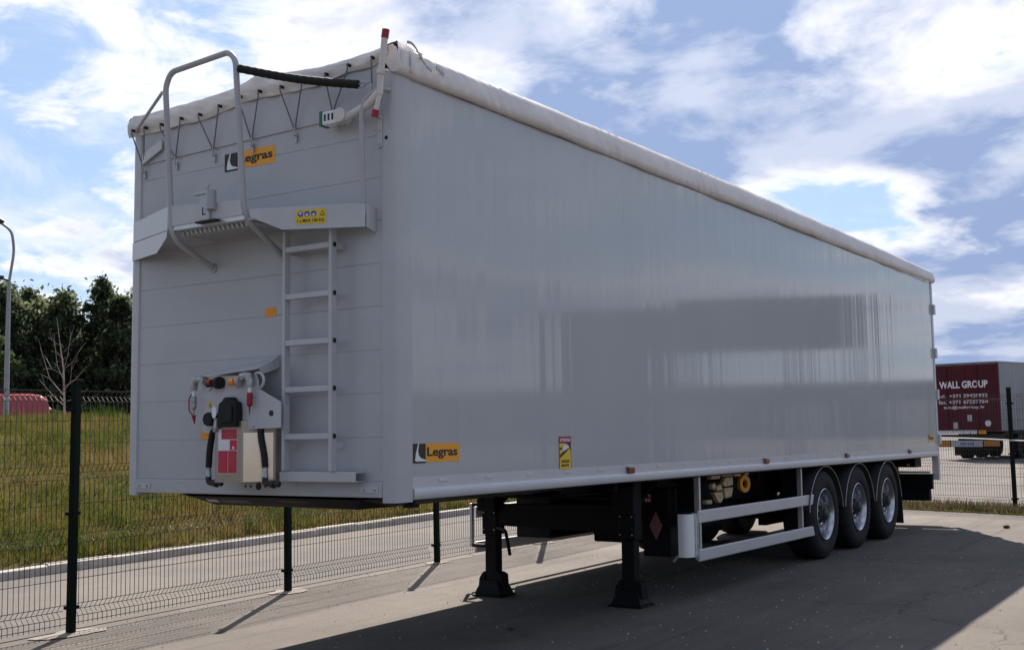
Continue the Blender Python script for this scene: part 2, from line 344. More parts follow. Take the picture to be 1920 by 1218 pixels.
# grass blades
def blades(name, pts, hgt, wid, m_, lean=.5, label=None):
    n = len(pts); P = np.array(pts); rs = RS
    a = rs.uniform(0, 2*np.pi, n); h = hgt*rs.uniform(.45, 1.35, n); w = wid*rs.uniform(.6, 1.4, n)
    dx, dy = np.cos(a), np.sin(a); la = rs.uniform(0, 2*np.pi, n); ll = h*lean*rs.uniform(0, 1, n)
    V = np.zeros((n, 3, 3)); V[:, 0] = P; V[:, 1] = P; V[:, 2] = P
    V[:, 0, 0] -= dx*w; V[:, 0, 1] -= dy*w; V[:, 1, 0] += dx*w; V[:, 1, 1] += dy*w
    V[:, 2, 0] += np.cos(la)*ll; V[:, 2, 1] += np.sin(la)*ll; V[:, 2, 2] += h; V[:, :2, 2] -= .02
    me = bpy.data.meshes.new(name); me.vertices.add(n*3); me.vertices.foreach_set('co', V.ravel()); me.loops.add(n*3); me.loops.foreach_set('vertex_index', np.arange(n*3))
    me.polygons.add(n); me.polygons.foreach_set('loop_start', np.arange(0, n*3, 3)); me.polygons.foreach_set('loop_total', np.full(n, 3)); me.update()
    at = me.attributes.new('rnd', 'FLOAT', 'POINT'); at.data.foreach_set('value', np.repeat(rs.uniform(0, 1, n), 3)); me.materials.append(M[m_])
    o = bpy.data.objects.new(name, me); col.objects.link(o); return tag(o, label, 'grass', kind='stuff')
pts = []
while len(pts) < 170000:
    y = random.uniform(-6, 26); d = 11*random.random()**1.25; x = -7.68-.065*y-d*1.0-.16
    if mnoise.noise(Vector((x*.9, y*.9, 5.))) < random.uniform(-.75, -.2): continue
    pts.append((x, y, berm_z(x, y)))
blades('bank_grass', pts, .15, .008, 'grassg', .7, 'long mixed green and straw coloured grass on the bank behind the fence')
pts = []
for i in range(190):
    y0 = random.uniform(-5, 26); d0 = random.choice((random.uniform(.1, 1.2), random.uniform(2, 6), random.uniform(5.5, 9), random.uniform(6.5, 8.5)))
    x0 = -7.68-.065*y0-.16-d0
    for j in range(45):
        x, y = x0+random.gauss(0, .13), y0+random.gauss(0, .13)
        if -(x+7.68+.065*y) > .1: pts.append((x, y, berm_z(x, y)))
blades('weed_tufts', pts, .30, .009, 'weed', .55, 'taller green weed tufts dotted over the grassy bank')
pts = []
for i in range(16000):
    p = FA+FD*random.uniform(-9, 11)+FN*max(-.66, random.gauss(-.22, .30)); pts.append((p.x, p.y, .05))
blades('verge_grass', pts, .12, .008, 'dry', .8, 'short dry brown grass along the foot of the right hand fence')
vg = MB(); nseg = 40
def vpt(u, v):
    p = FA+FD*(-10+24*u)+FN*(-.62+1.05*v); n_ = .08*mnoise.noise(Vector((u*30, v*3, 1.))); p2 = p+FN*(n_ if v in (0, 1) else 0); return (p2.x, p2.y, .012+.07*math.sin(math.pi*v)**.7)
vg.grid(60, 7, vpt); tag(build('verge', vg, 'earth', smooth='all'), kind='structure')
# weeds on the top of the bank
# pebbles, also standing in for sun sparkles, and debris
V = []
pb = MB()
for i in range(3200):
    x = random.uniform(-3.4, 5.5); y = random.uniform(-4.5, 9) if random.random() < .8 else random.uniform(9, 16); r = random.choice((.003, .004, .006, .009))*random.uniform(.7, 1.3)
    if random.random() < .3: x = -3.9-.05*y+random.gauss(.1, .15)
    pb.add([(x-r, y, 0.001), (x, y-r*.8, 0.001), (x+r, y, 0.001), (x, y+r, 0.001), (x+r*.2, y, r*1.1)], [(0, 1, 4), (1, 2, 4), (2, 3, 4), (3, 0, 4)])
tag(build('gravel', pb, 'stone', fixn=False), 'scattered tiny pale stones on the asphalt, also standing in for sun sparkles', 'gravel', kind='stuff')
def lump(name, x, y, r, m_, label, cat):
    mb = MB(); bmx = bmesh.new(); bmesh.ops.create_icosphere(bmx, subdivisions=2, radius=r)
    vs = [(x+v.co.x*(1+.5*mnoise.noise(v.co*40+Vector((x, y, 0)))), y+v.co.y*(1+.4*mnoise.noise(v.co*30)), max(0.001, r*.45+v.co.z*.6)) for v in bmx.verts]; fs = [tuple(v.index for v in f.verts) for f in bmx.faces]; bmx.free()
    return tag(build(name, mb.add(vs, fs), m_), label, cat)
lump('debris', -.72, 2.36, .022, 'brown', 'small brown clod on the sunlit asphalt left of the trailer shadow', 'debris')
lump('debris', 1.06, 13.0, .05, 'brown', 'small dark clod on the shadow edge right of the rear wheels', 'debris')

# ================================================================== FENCES
ZS = 1.045
def zig():   # (z, offset) of a mesh panel with four folds
    return [(z*1.045, o) for z, o in [(.06, 0), (.13, 0), (.18, .045), (.23, 0), (.72, 0), (.78, .045), (.84, 0), (1.23, 0), (1.28, .045), (1.34, 0), (1.86, 0), (1.90, .04), (1.945, 0), (1.955, 0)]]
HZ = [(z*1.045, o) for z, o in [(.08, 0), (.13, 0), (.18, .045), (.23, 0), (.43, 0), (.575, 0), (.72, 0), (.78, .045), (.84, 0), (1.03, 0), (1.23, 0), (1.28, .045), (1.34, 0), (1.52, 0), (1.70, 0), (1.86, 0), (1.90, .04), (1.945, 0)]]
def fence(name, posts, side, label, hi=2.06, lo=0., detail=None):
    t = thing(name, (posts[0][0], posts[0][1], 0), label, 'fence')
    for i, p in enumerate(posts):
        z = lo
        a = Vector(posts[i-1]) if i else Vector(posts[1]); d = (Vector(p)-a).normalized() if i else (a-Vector(p)).normalized(); n = Vector((-d.y, d.x))
        w = .030; q = Vector((p[0], p[1], 0)); D = Vector((d.x, d.y, 0)); N_ = Vector((n.x, n.y, 0))
        tilt = Vector((random.uniform(-.012, .012), random.uniform(-.012, .012), 0))
        mb = MB(); mb.obox(q+Vector((0, 0, hi/2+z)), D*w, N_*w, Vector((0, 0, hi/2))+tilt)
        po = build('post', mb, 'fence', t, bevel=.004)
        build('post_cap', MB().obox(q+tilt+Vector((0, 0, hi+z+.006)), D*(w+.003), N_*(w+.003), (0, 0, .006)), 'fence', po)
        for zc in (.22, 1.0, 1.88):
            build('clamp', MB().obox(q+N_*side*.012+Vector((0, 0, zc+z)), D*(w+.022), N_*(w+.006), (0, 0, .014)), 'fence', po)
        # poured footing, an irregular pale patch
        r0 = random.uniform(.14, .21); rr = [r0*(1+.5*mnoise.noise(Vector((math.cos(k/36*6.283)*1.6, math.sin(k/36*6.283)*1.6, i*3.1)))+.05*random.random()) for k in range(36)]
        vs = [(p[0]+rr[k]*math.cos(k/36*6.283)*.8, p[1]+rr[k]*math.sin(k/36*6.283)*1.35, .008) for k in range(36)]+[(p[0], p[1], .018)]
        build('footing', MB().add(vs, [(k, (k+1) % 36, 36) for k in range(36)]), 'concrete', t)
    for i in range(len(posts)-1):
        a, b = Vector((*posts[i], 0)), Vector((*posts[i+1], 0)); d = (b-a); Lg = d.length; d.normalize(); n = Vector((-d.y, d.x, 0))*side
        base = a+n*.036+Vector((0, 0, lo)); vs = []; fs = []
        def strip(path, r):   # square wire along a path
            k0 = len(vs); dirs = None
            for j, pt in enumerate(path):
                if abs(path[-1].z-path[0].z) > .5: c1, c2 = d*r, n*r
                else: c1, c2 = Vector((0, 0, r)), n*r
                vs.extend([pt-c1-c2, pt+c1-c2, pt+c1+c2, pt-c1+c2])
                if j: q0 = k0+(j-1)*4; fs.extend([(q0+e, q0+(e+1) % 4, q0+4+(e+1) % 4, q0+4+e) for e in range(4)])
        nW = int((Lg-.06)/.05)
        for k in range(nW):
            s = .04+k*.05; strip([base+d*s+n*off+Vector((0, 0, z)) for z, off in zig()], .0020)
        for z, off in HZ:
            s0, s1 = .03, Lg-.03
            pth = [base+d*(s0+(s1-s0)*q_/8)+n*(off+.005)+Vector((0, 0, z+.0015*math.sin(q_*2.1+z*9))) for q_ in range(9)]
            strip(pth, .0026)
        mb = MB(); mb.v = [tuple(v) for v in vs]; mb.f = fs
        build('wire_panel', mb, 'wire', t, fixn=False)
    return t
LP = [(-3.64, -4.85), (-3.77, -2.17), (-3.90, .51), (-4.03, 3.18), (-4.15, 5.87), (-4.22, 8.46), (-4.37, 11.14), (-4.50, 13.82), (-4.64, 16.50), (-4.72, 17.95)]
fence('mesh_fence', LP, 1, 'dark green welded mesh fence beside the grassy bank, left of the trailer')
RP = [tuple(FA+FD*(-2.7*k)) for k in range(5, 0, -1)]+[tuple(FA)]+[tuple(FA+FD*(3.05))]+[(-4.72, 18.02)]
rf = fence('mesh_fence', [tuple(p) for p in RP], -1, 'dark green welded mesh fence on the dry verge in front of the maroon truck', hi=2.15)
cb = []
for k in range(40):
    u = -12+20*k/39; p = FA+FD*u+FN*(-.02 if k % 2 else -.02); cb.append((p.x, p.y, 1.27+.035*math.sin(u*1.3)-.03*math.cos(u*.7)))
build('glint_wire', MB().tube(cb, .013, 6), 'glint_wire', rf)  # pale strand drawn for the gleam along a fold of the mesh

# ================================================================== THE SEMI-TRAILER
T = thing('semi_trailer', (-1.275, 8.22, 0), 'long light grey moving floor semi trailer with white tarp roof standing on landing legs', 'semi trailer')
X0, X1, YB, ZB, ZT = -2.55, 0., 13.45, 1.136, 3.87
# front wall: ten horizontal planks in front of a backing sheet
fw = build('front_wall', MB().box(-2.50, -.08, .0005, .05, ZB+.02, ZT), 'paint_front', T)
ph = .283; fp = None; z0 = 1.238
for i in range(10):
    z = z0+i*.284*.93
H = (ZT-z0)/9.4
for i in range(10):
    z = z0+i*H; zt = min(ZT, z+H-.0018)
    if i == 9 or fp is None:
        o = build('plank', MB().prism([(-2.50, z), (-.0925, z), (-.0925, zt), (-2.50, zt)], (0, 1, 0), .014, (0, -.003, 0)), 'paint_front', fw, bevel=.002)
        if fp is None: fp = o
    else: dup(fp, (0, 0, i*H))
build('front_sill', MB().box(-2.50, -.0925, -.014, .06, ZB, z0-.004), 'paint_front', T, bevel=.006)
# the wider header sheet behind the tarp edge
build('header_plate', MB().prism([(-2.44, 3.60), (-.42, 3.64), (-.10, 3.70), (-.06, 3.985), (-.28, 3.955), (-.60, 3.93), (-1.24, 3.93), (-1.62, 3.88), (-2.44, 3.86)], (0, 1, 0), .009, (0, -.013, 0)), 'paint_front', T, bevel=.003)
# corner posts
def post_profile(s):
    pr = [(-.0925, -.004), (-.085, -.016), (-.028, -.016)]
    pr += [(-.028+.044*math.sin(a), .028-.044*math.cos(a)) for a in [R(15*k) for k in range(1, 6)]]
    pr += [(.016, .16), (.004, .168), (-.04, .168), (-.04, .04), (-.0925, .04)]
    return pr
def extr(poly, z0, z1):
    return MB().prism(poly, (0, 0, 1), z1-z0, (0, 0, z0), (1, 0, 0), (0, 1, 0))
cp0 = build('corner_post', extr(post_profile(1), 1.105, 3.895), 'paint_front', T, smooth=True)
build('corner_post', extr([(-2.55-x, y) for x, y in post_profile(1)], 1.115, 3.88), 'paint', T, smooth=True)
build('bolt_hole', MB().cyl((.002-.05, -.0165, 3.447), (-.048, -.0190, 3.447), .013, n=12), 'black', cp0)
pl_ = build('hinge_plate', MB().prism([(-.118, 3.39), (-.078, 3.39), (-.078, 3.60), (-.118, 3.60)], (0, 1, 0), .006, (0, -.023, 0)), 'paint', cp0, bevel=.003)
for zq in (3.41, 3.495, 3.58): build('bolt', MB().cyl((-.098, -.022, zq), (-.098, -.030, zq), .006, n=8), 'galv', pl_)
# side walls of upright planks
def sidewall(xs, sgn):
    w = build('side_wall', MB().box(min(xs+sgn*.0022, xs-sgn*.04), max(xs+sgn*.0022, xs-sgn*.04), .165, YB, 1.2, ZT), 'paint_side', T)
    n = 27; p0, p1 = .169, YB-.003; pw = (p1-p0)/n; base = None
    for i in range(n):
        if base is None:
            y0, y1 = p0, p0+pw-.0004
            base = build('plank', MB().prism([(y0, 1.205), (y1, 1.205), (y1, ZT), (y0, ZT)], (sgn, 0, 0), .012, (xs-sgn*.008, 0, 0), (0, 1, 0), (0, 0, 1)), 'paint_side', w, bevel=.0004)
        else:
            c = dup(base, (0, i*pw, 0))
            c.rotation_euler.z = R(random.gauss(0, .012))
    return w
sidewall(0., 1); sidewall(-2.55, -1)
# bottom side rails with a bright lower edge, lashing slots and marker lamps
for xs, sgn in ((0., 1), (-2.55, -1)):
    pr = [(xs-sgn*.05, 1.118), (xs+sgn*.018, 1.118), (xs+sgn*.024, 1.126), (xs+sgn*.024, 1.180), (xs+sgn*.018, 1.188), (xs+sgn*.006, 1.192), (xs+sgn*.006, 1.262), (xs-sgn*.05, 1.262)]
    rl = build('side_rail', MB().prism(pr, (0, 1, 0), YB-.17, (0, .17, 0)), 'alu_white', T, smooth=True)
    if sgn > 0:
        a = None
        for k in range(24):
            y = .50+k*.53
            if a is None:
                a = build('lashing_slot', MB().prism([(y-.045, 1.222), (y+.045, 1.222), (y+.045, 1.242), (y-.045, 1.242)], (1, 0, 0), .004, (xs+.006, 0, 0), (0, 1, 0), (0, 0, 1)), 'alu', rl, bevel=.0015)
            else: dup(a, (0, k*.53, 0))
    for k, y in enumerate((3.12, 6.20, 8.92, 11.82)):
        lp = build('marker_lamp', MB().box(xs+sgn*.006 if sgn > 0 else xs-.034, xs+.034 if sgn > 0 else xs-.006, y-.055, y+.055, 1.188, 1.236), 'amber', T, bevel=.008)
        build('lamp_bracket', MB().box(min(xs+sgn*.006, xs+sgn*.040), max(xs+sgn*.006, xs+sgn*.040), y-.065, y+.065, 1.2385, 1.250), 'alu_white', lp)
# rear frame, doors, hinges
for xs in (-.085, -2.55): build('rear_post', MB().box(xs, xs+.10 if xs < -1 else .014, YB+.002, YB+.10, .74 if xs > -1 else .74, 3.88), 'paint', T, bevel=.008)
for (xa, xb) in ((-2.44, -1.28), (-1.27, -.10)):
    dr = build('rear_door', MB().box(xa, xb, YB+.05, YB+.09, 1.14, 3.86), 'paint', T, bevel=.004)
for z in (1.30, 2.0, 2.66, 3.36):
    for xs, s in ((.014, 1), (-2.55, -1)):
        build('hinge', MB().box(min(xs, xs+s*.035), max(xs, xs+s*.035), YB+.03, YB+.13, z, z+.16), 'paint', T, bevel=.01)
# amber reflector with black mark near the rear


# ---- tarp
fb = [(-2.62, 3.835), (-2.519, 3.83), (-2.377, 3.832), (-2.196, 3.827), (-2.018, 3.839), (-1.777, 3.835), (-1.62, 3.856), (-1.455, 3.883), (-1.369, 3.899), (-1.188, 3.902), (-1.032, 3.895), (-.855, 3.893), (-.681, 3.892), (-.584, 3.90), (-.393, 3.930), (-.276, 3.934), (-.161, 3.933), (-.075, 3.965), (-.03, 4.0)]
ft = [(-2.62, 3.985), (-2.553, 3.99), (-2.198, 3.992), (-1.79, 4.0), (-1.456, 4.022), (-1.242, 4.072), (-.982, 4.048), (-.584, 4.02), (-.345, 4.03), (-.115, 4.05), (-.007, 4.07), (.0, 4.07)]
def ip(tb, x): return float(np.interp(x, [a for a, b in tb], [b for a, b in tb]))
def tarp_side():
    NY = 420; prof = [(-.010, 3.885, 0), (.012, 3.872, .35), (.040, 3.868, .8), (.066, 3.880, 1), (.074, 3.915, 1), (.066, 3.965, .9), (.042, 4.025, .6), (.006, 4.072, .3), (-.05, 4.10, .1), (-.16, 4.112, 0), (-.40, 4.125, 0), (-.80, 4.14, 0), (-1.275, 4.15, 0)]
    knots = [.35, 1.15, 2.9, 4.7, 6.6, 8.6, 10.5, 12.3]
    def fn(u, v):
        y = -.02+13.58*u; k = v*(2*len(prof)-2); i = int(round(k)); mir = i >= len(prof); j = i if not mir else 2*len(prof)-2-i
        px, pz, w = prof[j]
        hump = .035*math.sin(math.pi*min(1, y/13.5))-.006
        dk = min(abs(y-kk) for kk in knots); pinch = math.exp(-(dk/.32)**2)
        bul = w*(.006*math.sin(y*1.05+.6)-.014+.010*mnoise.noise(Vector((y*1.1, pz*2, 3.)))-.018*pinch)
        rip = w*pinch*.008*math.sin(y*46+pz*34)+w*.008*mnoise.noise(Vector((y*3.2+pz*5, pz*9-y*.5, 7.)))+w*.003*mnoise.noise(Vector((y*9+pz*14, pz*20, 2.)))
        zz = pz+hump*(0 if j < 3 else min(1, (j-2)/5))+.004*mnoise.noise(Vector((y*1.7, 9, pz)))+(0 if j < 5 else .006*mnoise.noise(Vector((y*2.3, px*2, 5.))))
        if j < 3: zz += .007*mnoise.noise(Vector((y*2.6, 0, 1.)))
        x = px+bul+rip
        if y < .30 and j < 8: x -= .0
        if mir: x = -2.55-x
        if j > 4 and y < .55:
            k2 = sm((y+.02)/.57); zf = ip(ft, x)-(.03 if j > 8 else 0.); zz = zf*(1-k2)+zz*k2
        return (x, y, zz)
    return build('tarpaulin', MB().grid(NY, 2*len(prof)-1, fn), 'tarp', T, smooth='all')
tp = tarp_side()
ec = [(-.010, 3.885), (.012, 3.872), (.040, 3.872), (.058, 3.895), (.064, 3.935), (.060, 3.985), (.042, 4.030), (.008, 4.060), (-.06, 4.052), (-.14, 4.045), (-.14, 3.965), (-.06, 3.955)]
for sg in (1, -1):
    pe = [(x if sg > 0 else -2.55-x, z-(0 if sg > 0 or z < 4 else .06)) for x, z in ec]
    build('end_flap', MB().prism(pe, (0, 1, 0), .004, (0, -.020, 0)), 'tarp', tp)
gx = [-2.52, -2.378, -2.196, -1.978, -1.778, -1.571, -1.364, -1.168, -.956, -.755, -.540, -.341, -.134]
def ip(tb, x): return float(np.interp(x, [a for a, b in tb], [b for a, b in tb]))
def flap(u, v):
    x = -2.60+2.575*u; zt, zb_ = ip(ft, x), ip(fb, x); dg = min(abs(x-q) for q in gx)
    zb_ += .008*math.exp(-(dg/.06)**2)-.004
    f = max(0, (v-.25)/.75)
    if v < .25: y = .10*(1-v/.25)-.020; z = zt+.004+.02*(1-v/.25)
    else:
        y = -.020-.018*math.sin(math.pi*min(1, f*1.1))-.012*mnoise.noise(Vector((x*3+f*1.5, f*1.5, 0)))-.006*mnoise.noise(Vector((x*10-f*4, f*3, 4.)))-.010*f*(.5+.5*math.cos(min(1, dg/.1)*math.pi*1.0+math.pi))
        z = zt+(zb_-zt)*f
    return (x, y, z)
fl = build('front_flap', MB().grid(240, 17, flap), 'tarp', T, smooth='all', solid=.0015)
for x in gx: build('eyelet', MB().cyl((x, -.034, ip(fb, x)+.042), (x, -.062, ip(fb, x)+.042), .011, n=10), 'black', fl)
# loose corner flaps of the tarp and the grey tension strap
for k, (y0, y1, zb_) in enumerate(((.0, .075, 3.905), (.10, .28, 3.89))):
    build('corner_flap', MB().grid(8, 10, lambda u, v: (.020+.035*math.sin(v*2.4)+.01*math.sin(u*5+k), y0+(y1-y0)*u*(1-.3*v if k else 1), 4.085-(4.085-zb_)*v)), 'tarp', tp, smooth='all', solid=.002)
build('tension_strap', MB().grid(16, 3, lambda u, v: (.075-.03*math.sin(u*2), .05+.42*u, 4.085-.125*sm(u*1.25-.1)-.018*v+.012*math.sin(u*9))), 'tube', tp, smooth='all', solid=.004)
build('strap_buckle', MB().obox((.078, .40, 3.975), (.004, 0, 0), (0, .045, -.010), (0, 0, .014)), 'galv', tp, bevel=.003)
# elastic V cords with hooks
hooks = [(-2.42, 3.555), (-2.061, 3.572), (-1.656, 3.575), (-1.265, 3.589), (-.849, 3.599), (-.498, 3.662), (-.162, 3.783)]
pairs = [(-2.52, -2.378), (-2.196, -1.978), (-1.778, -1.571), (-1.364, -1.168), (-.956, -.755), (-.540, -.341), (-.134, -.134)]
for (hx, hz), (a, b) in zip(hooks, pairs):
    c = MB(); ys = -.030
    for g_ in {a, b}: c.tube([(g_, -.065, ip(fb, g_)+.042), (g_, -.062, ip(fb, g_)+.012), (hx+(.004 if g_ > hx else -.004), ys, hz+.03)], .0052, 6)
    co = build('tarp_cord', c, 'cord', T, smooth=True)
    hk = MB(); hk.tube([(hx, ys, hz+.045), (hx+.008, ys-.008, hz+.02), (hx, ys-.004, hz-.015), (hx, -.012, hz-.02)], .005, 6); hk.obox((hx, -.016, hz-.03), (.010, 0, 0), (0, .004, 0), (0, 0, .032))
    build('cord_hook', hk, 'galv', co)

# ---- access platform
Pf = build('platform_floor', MB().prism([(-2.52, -.012), (-.20, -.012), (-.20, -.08), (-.93, -.375), (-1.66, -.375), (-2.44, -.05)], (0, 0, 1), .012, (0, 0, 2.955), (1, 0, 0), (0, 1, 0)), 'paint', T)
for k in range(16):
    x = -1.62+k*.0445
    o = MB().prism([(-.345, 2.952), (-.02, 2.952), (-.03, 2.925), (-.33, 2.925)], (1, 0, 0), .020, (x, 0, 0), (0, 1, 0), (0, 0, 1))
    if k == 0: tr0 = build('tread_bar', o, 'paint', Pf)
    else: dup(tr0, (k*.0445, 0, 0))
build('lip', MB().box(-1.66, -.94, -.402, -.378, 2.955, 2.985), 'alu', Pf)
def plate3(name, pts3, d, parent, m_='paint', bev=.002):
    n = (Vector(pts3[1])-Vector(pts3[0])).cross(Vector(pts3[-1])-Vector(pts3[0])).normalized(); k = len(pts3)
    a = [Vector(p) for p in pts3]; b = [p+n*d for p in a]; mb = MB().add(a+b, [tuple(range(k)), tuple(range(2*k-1, k-1, -1))]+[(i, i+k, (i+1) % k+k, (i+1) % k) for i in range(k)])
    return build(name, mb, m_, parent, bevel=bev)
def onl(x): return -(x+2.55)/.87*.39-.006      # depth of the left slanted face
def onr(x): return -.39+(x+.93)/.79*.29
plate3('fascia_plate', [(x, onl(x), z) for x, z in ((-2.535, 3.015), (-1.70, 2.968), (-1.70, 3.135), (-2.535, 3.165))], .006, Pf)
plate3('fascia_plate', [(x, onl(x)-.004, z) for x, z in ((-2.54, 2.872), (-1.935, 2.840), (-1.715, 2.915), (-1.700, 2.962), (-2.54, 3.009))], .006, Pf)
plate3('fascia_plate', [(-1.66, -.404, 2.985), (-.95, -.404, 2.985), (-.95, -.404, 3.085), (-1.66, -.404, 3.13)], .006, Pf)
plate3('fascia_plate', [(x, onr(x), z) for x, z in ((-.905, 2.970), (-.69, 2.872), (-.15, 2.861), (-.15, 3.017), (-.905, 3.024))], .006, Pf)
plate3('end_plate', [(-.15, -.098, 2.861), (-.15, -.004, 2.835), (-.15, -.004, 3.0), (-.15, -.098, 3.017)], .006, Pf)
lt = build('latch_bracket', MB().box(-1.40, -1.20, -.44, -.406, 3.165, 3.180).box(-1.335, -1.245, -.43, -.406, 2.985, 3.165), 'paint', Pf, bevel=.003)
build('latch_pin', MB().cyl((-1.225, -.43, 3.05), (-1.225, -.43, 3.18), .035, n=14), 'tube', lt, smooth=True)
build('latch_wire', MB().tube(bend([(-1.24, -.45, 3.17), (-1.22, -.46, 3.21), (-1.19, -.46, 3.215)], .02), .004, 6), 'galv', lt)
build('foot_rest', MB().box(-1.36, -1.16, -.45, -.408, 2.968, 2.980), 'black', lt)
for x in (-1.31,): build('slot', MB().box(x, x+.010, -.4320, -.4305, 3.03, 3.075).box(x, x+.03, -.4320, -.4305, 3.022, 3.03), 'blackp', lt)
# platform sticker: three blue discs, a warning triangle and the load limit
ux = Vector((-.408+.601, onr(-.408)-onr(-.601), 0)).normalized(); sx0 = -.600; so = Vector((sx0, onr(sx0), 2.900))+Vector((ux.y, -ux.x, 0))*.0065
nz_ = Vector((ux.y, -ux.x, 0))
st = slab('safety_sticker', 'yellow', Pf, so, ux, (0, 0, 1), .212, .096, .0012)
for k in range(3):
    build('blue_disc', MB().prism(circ(.034+k*.046, .067, .019), nz_, .0008, so+nz_*.0014, ux, (0, 0, 1)), 'blue', st)
    build('white_figure', MB().prism(circ(.034+k*.046, .064+(.008 if k == 0 else -.004), .009, 8), nz_, .0006, so+nz_*.0024, ux, (0, 0, 1)), 'pale', st)
build('warning_triangle', MB().prism([(.168, .052), (.205, .052), (.1865, .086)], nz_, .0008, so+nz_*.0014, ux, (0, 0, 1)), 'blackp', st)
build('triangle_field', MB().prism([(.175, .056), (.198, .056), (.1865, .077)], nz_, .0008, so+nz_*.0024, ux, (0, 0, 1)), 'yellow', st)
text('1 x MAX 150 KG', 'blackp', st, so+nz_*.0014+ux*.012+Vector((0, 0, .012)), ux, (0, 0, 1), .185, .022, bold=.02)
# hooped handrail
hp = [(-1.663, -.004, 2.741), (-1.645, -.40, 2.90), (-1.735, -.40, 3.99), (-1.68, -.40, 4.085), (-1.10, -.40, 4.118), (-1.035, -.40, 4.05), (-.94, -.40, 2.97), (-.982, -.004, 2.768)]
hr = build('handrail', MB().tube(bend(hp, .11, 6), .0205, 12), 'tube', T, smooth=True)
build('brace_rod', MB().tube([(-1.77, -.40, 3.955), (-2.46, -.06, 3.875), (-2.50, -.03, 3.86)], .012, 8), 'tube', hr, smooth=True)
for x, z in ((-1.663, 2.741), (-.982, 2.768)): build('wall_flange', MB().cyl((x, -.004, z), (x, -.014, z), .035, n=14), 'tube', hr)
gr_ = [(-.171, -.10, 3.02), (-.169, -.12, 3.60), (-.135, -.12, 3.70), (-.03, -.10, 3.75), (-.02, -.01, 3.76)]
build('grab_rail', MB().tube(bend(gr_, .08, 5), .017, 10), 'tube', T, smooth=True)
# black ribbed sleeve between the hoop and the corner
p0, p1 = Vector((-1.00, -.40, 3.985)), Vector((-.185, -.13, 3.795)); sag = []; rr = []
for k in range(81):
    t = k/80; sag.append(p0.lerp(p1, t)+Vector((0, 0, -.018*math.sin(math.pi*t)))); rr.append(.028+.0012*math.sin(k*1.3))
sl = build('safety_strap', MB().tube(sag, rr, 12), 'black', T, smooth='all')
build('strap_hook', MB().tube([p1, p1+Vector((.03, .005, .012)), p1+Vector((.06, .01, .0))], .006, 6).tube([p1-Vector((0, 0, .02)), p1+Vector((.03, .005, -.025)), p1+Vector((.06, .01, .0)), p1+Vector((.075, .02, .005))], .006, 6), 'galv', sl)
# white ratchet plate at the left edge
build('slide_plate', MB().prism([(-2.425, 3.595), (-2.205, 3.686), (-2.205, 3.762), (-2.425, 3.680)], (0, 1, 0), .012, (0, -.040, 0)), 'alu_white', T, bevel=.002)
# tarp roller crank
ck = build('crank_rod', MB().tube([(.038, -.13, 4.075), (-.004, -.12, 3.85), (-.024, -.11, 3.706)], .021, 12).tube([(-.024, -.11, 3.706), (-.058, -.11, 3.60)], .017, 12), 'tarp', T, smooth=True)
build('red_cap', MB().cyl((.036, -.13, 4.06), (.046, -.13, 4.115), .0245, n=14), 'red', ck, smooth=True)
build('red_cap', MB().cyl((-.056, -.11, 3.61), (-.068, -.11, 3.565), .023, n=14), 'red', ck, smooth=True)
build('collar', MB().cyl((-.006, -.12, 3.835), (-.001, -.12, 3.862), .030, n=14).obox((.03, -.12, 3.85), (.022, 0, 0), (0, .012, 0), (0, 0, .008)), 'tarp', ck)
build('crank_arm', MB().tube(bend([(-.03, -.11, 3.72), (-.06, -.11, 3.70), (-.12, -.11, 3.655), (-.34, -.10, 3.600)], .06), .026, 12), 'tarp', T, smooth=True)
rb = build('roller_gearbox', MB().box(-.505, -.375, -.13, -.05, 3.575, 3.665), 'white', T, bevel=.008)
build('green_cap', MB().box(-.53, -.506, -.132, -.048, 3.572, 3.672), mat('green_plastic', (.01, .16, .09), .4), rb, bevel=.004)
build('gear_disc', MB().cyl((-.345, -.14, 3.62), (-.345, -.06, 3.62), .048, n=18), 'tarp', rb, smooth=True)
for k in range(3): build('dark_slot', MB().box(-.485+k*.033, -.470+k*.033, -.1330, -.1306, 3.60, 3.645), 'blackp', rb)
build('clamp_ring', MB().tube([(-.40, -.10, 3.70), (-.33, -.15, 3.69), (-.30, -.10, 3.63), (-.33, -.12, 3.56), (-.40, -.1, 3.56)], .006, 6), 'galv', rb)
# ---- ladder
ld = build('ladder', MB().box(-.860, -.835, -.13, -.075, 1.305, 2.90), 'paint', T, bevel=.004)
ld.name = 'ladder_rail'; a = dup(ld, (.415, 0, 0))
for k, z in enumerate((2.776, 2.458, 2.148, 1.838, 1.530)):
    o = MB().box(-.834, -.446, -.128, -.085, z-.020, z+.018)
    if k == 0: rg = build('rung', o, 'paint', ld, bevel=.005)
    else: dup(rg, (0, 0, z-2.776))
    build('rung_bolt', MB().box(-.419, -.412, -.112, -.09, z-.014, z+.014), 'black', a)
for z in (1.45, 2.75):
    for x in (-.85, -.435): build('standoff', MB().box(x-.008, x+.012, -.074, -.004, z, z+.04), 'paint', ld)
build('ladder_foot_plate', MB().box(-.90, -.235, -.105, -.097, 1.235, 1.300).box(-.90, -.235, -.096, -.016, 1.235, 1.242).box(-.90, -.235, -.096, -.016, 1.293, 1.300), 'paint', T, bevel=.003)
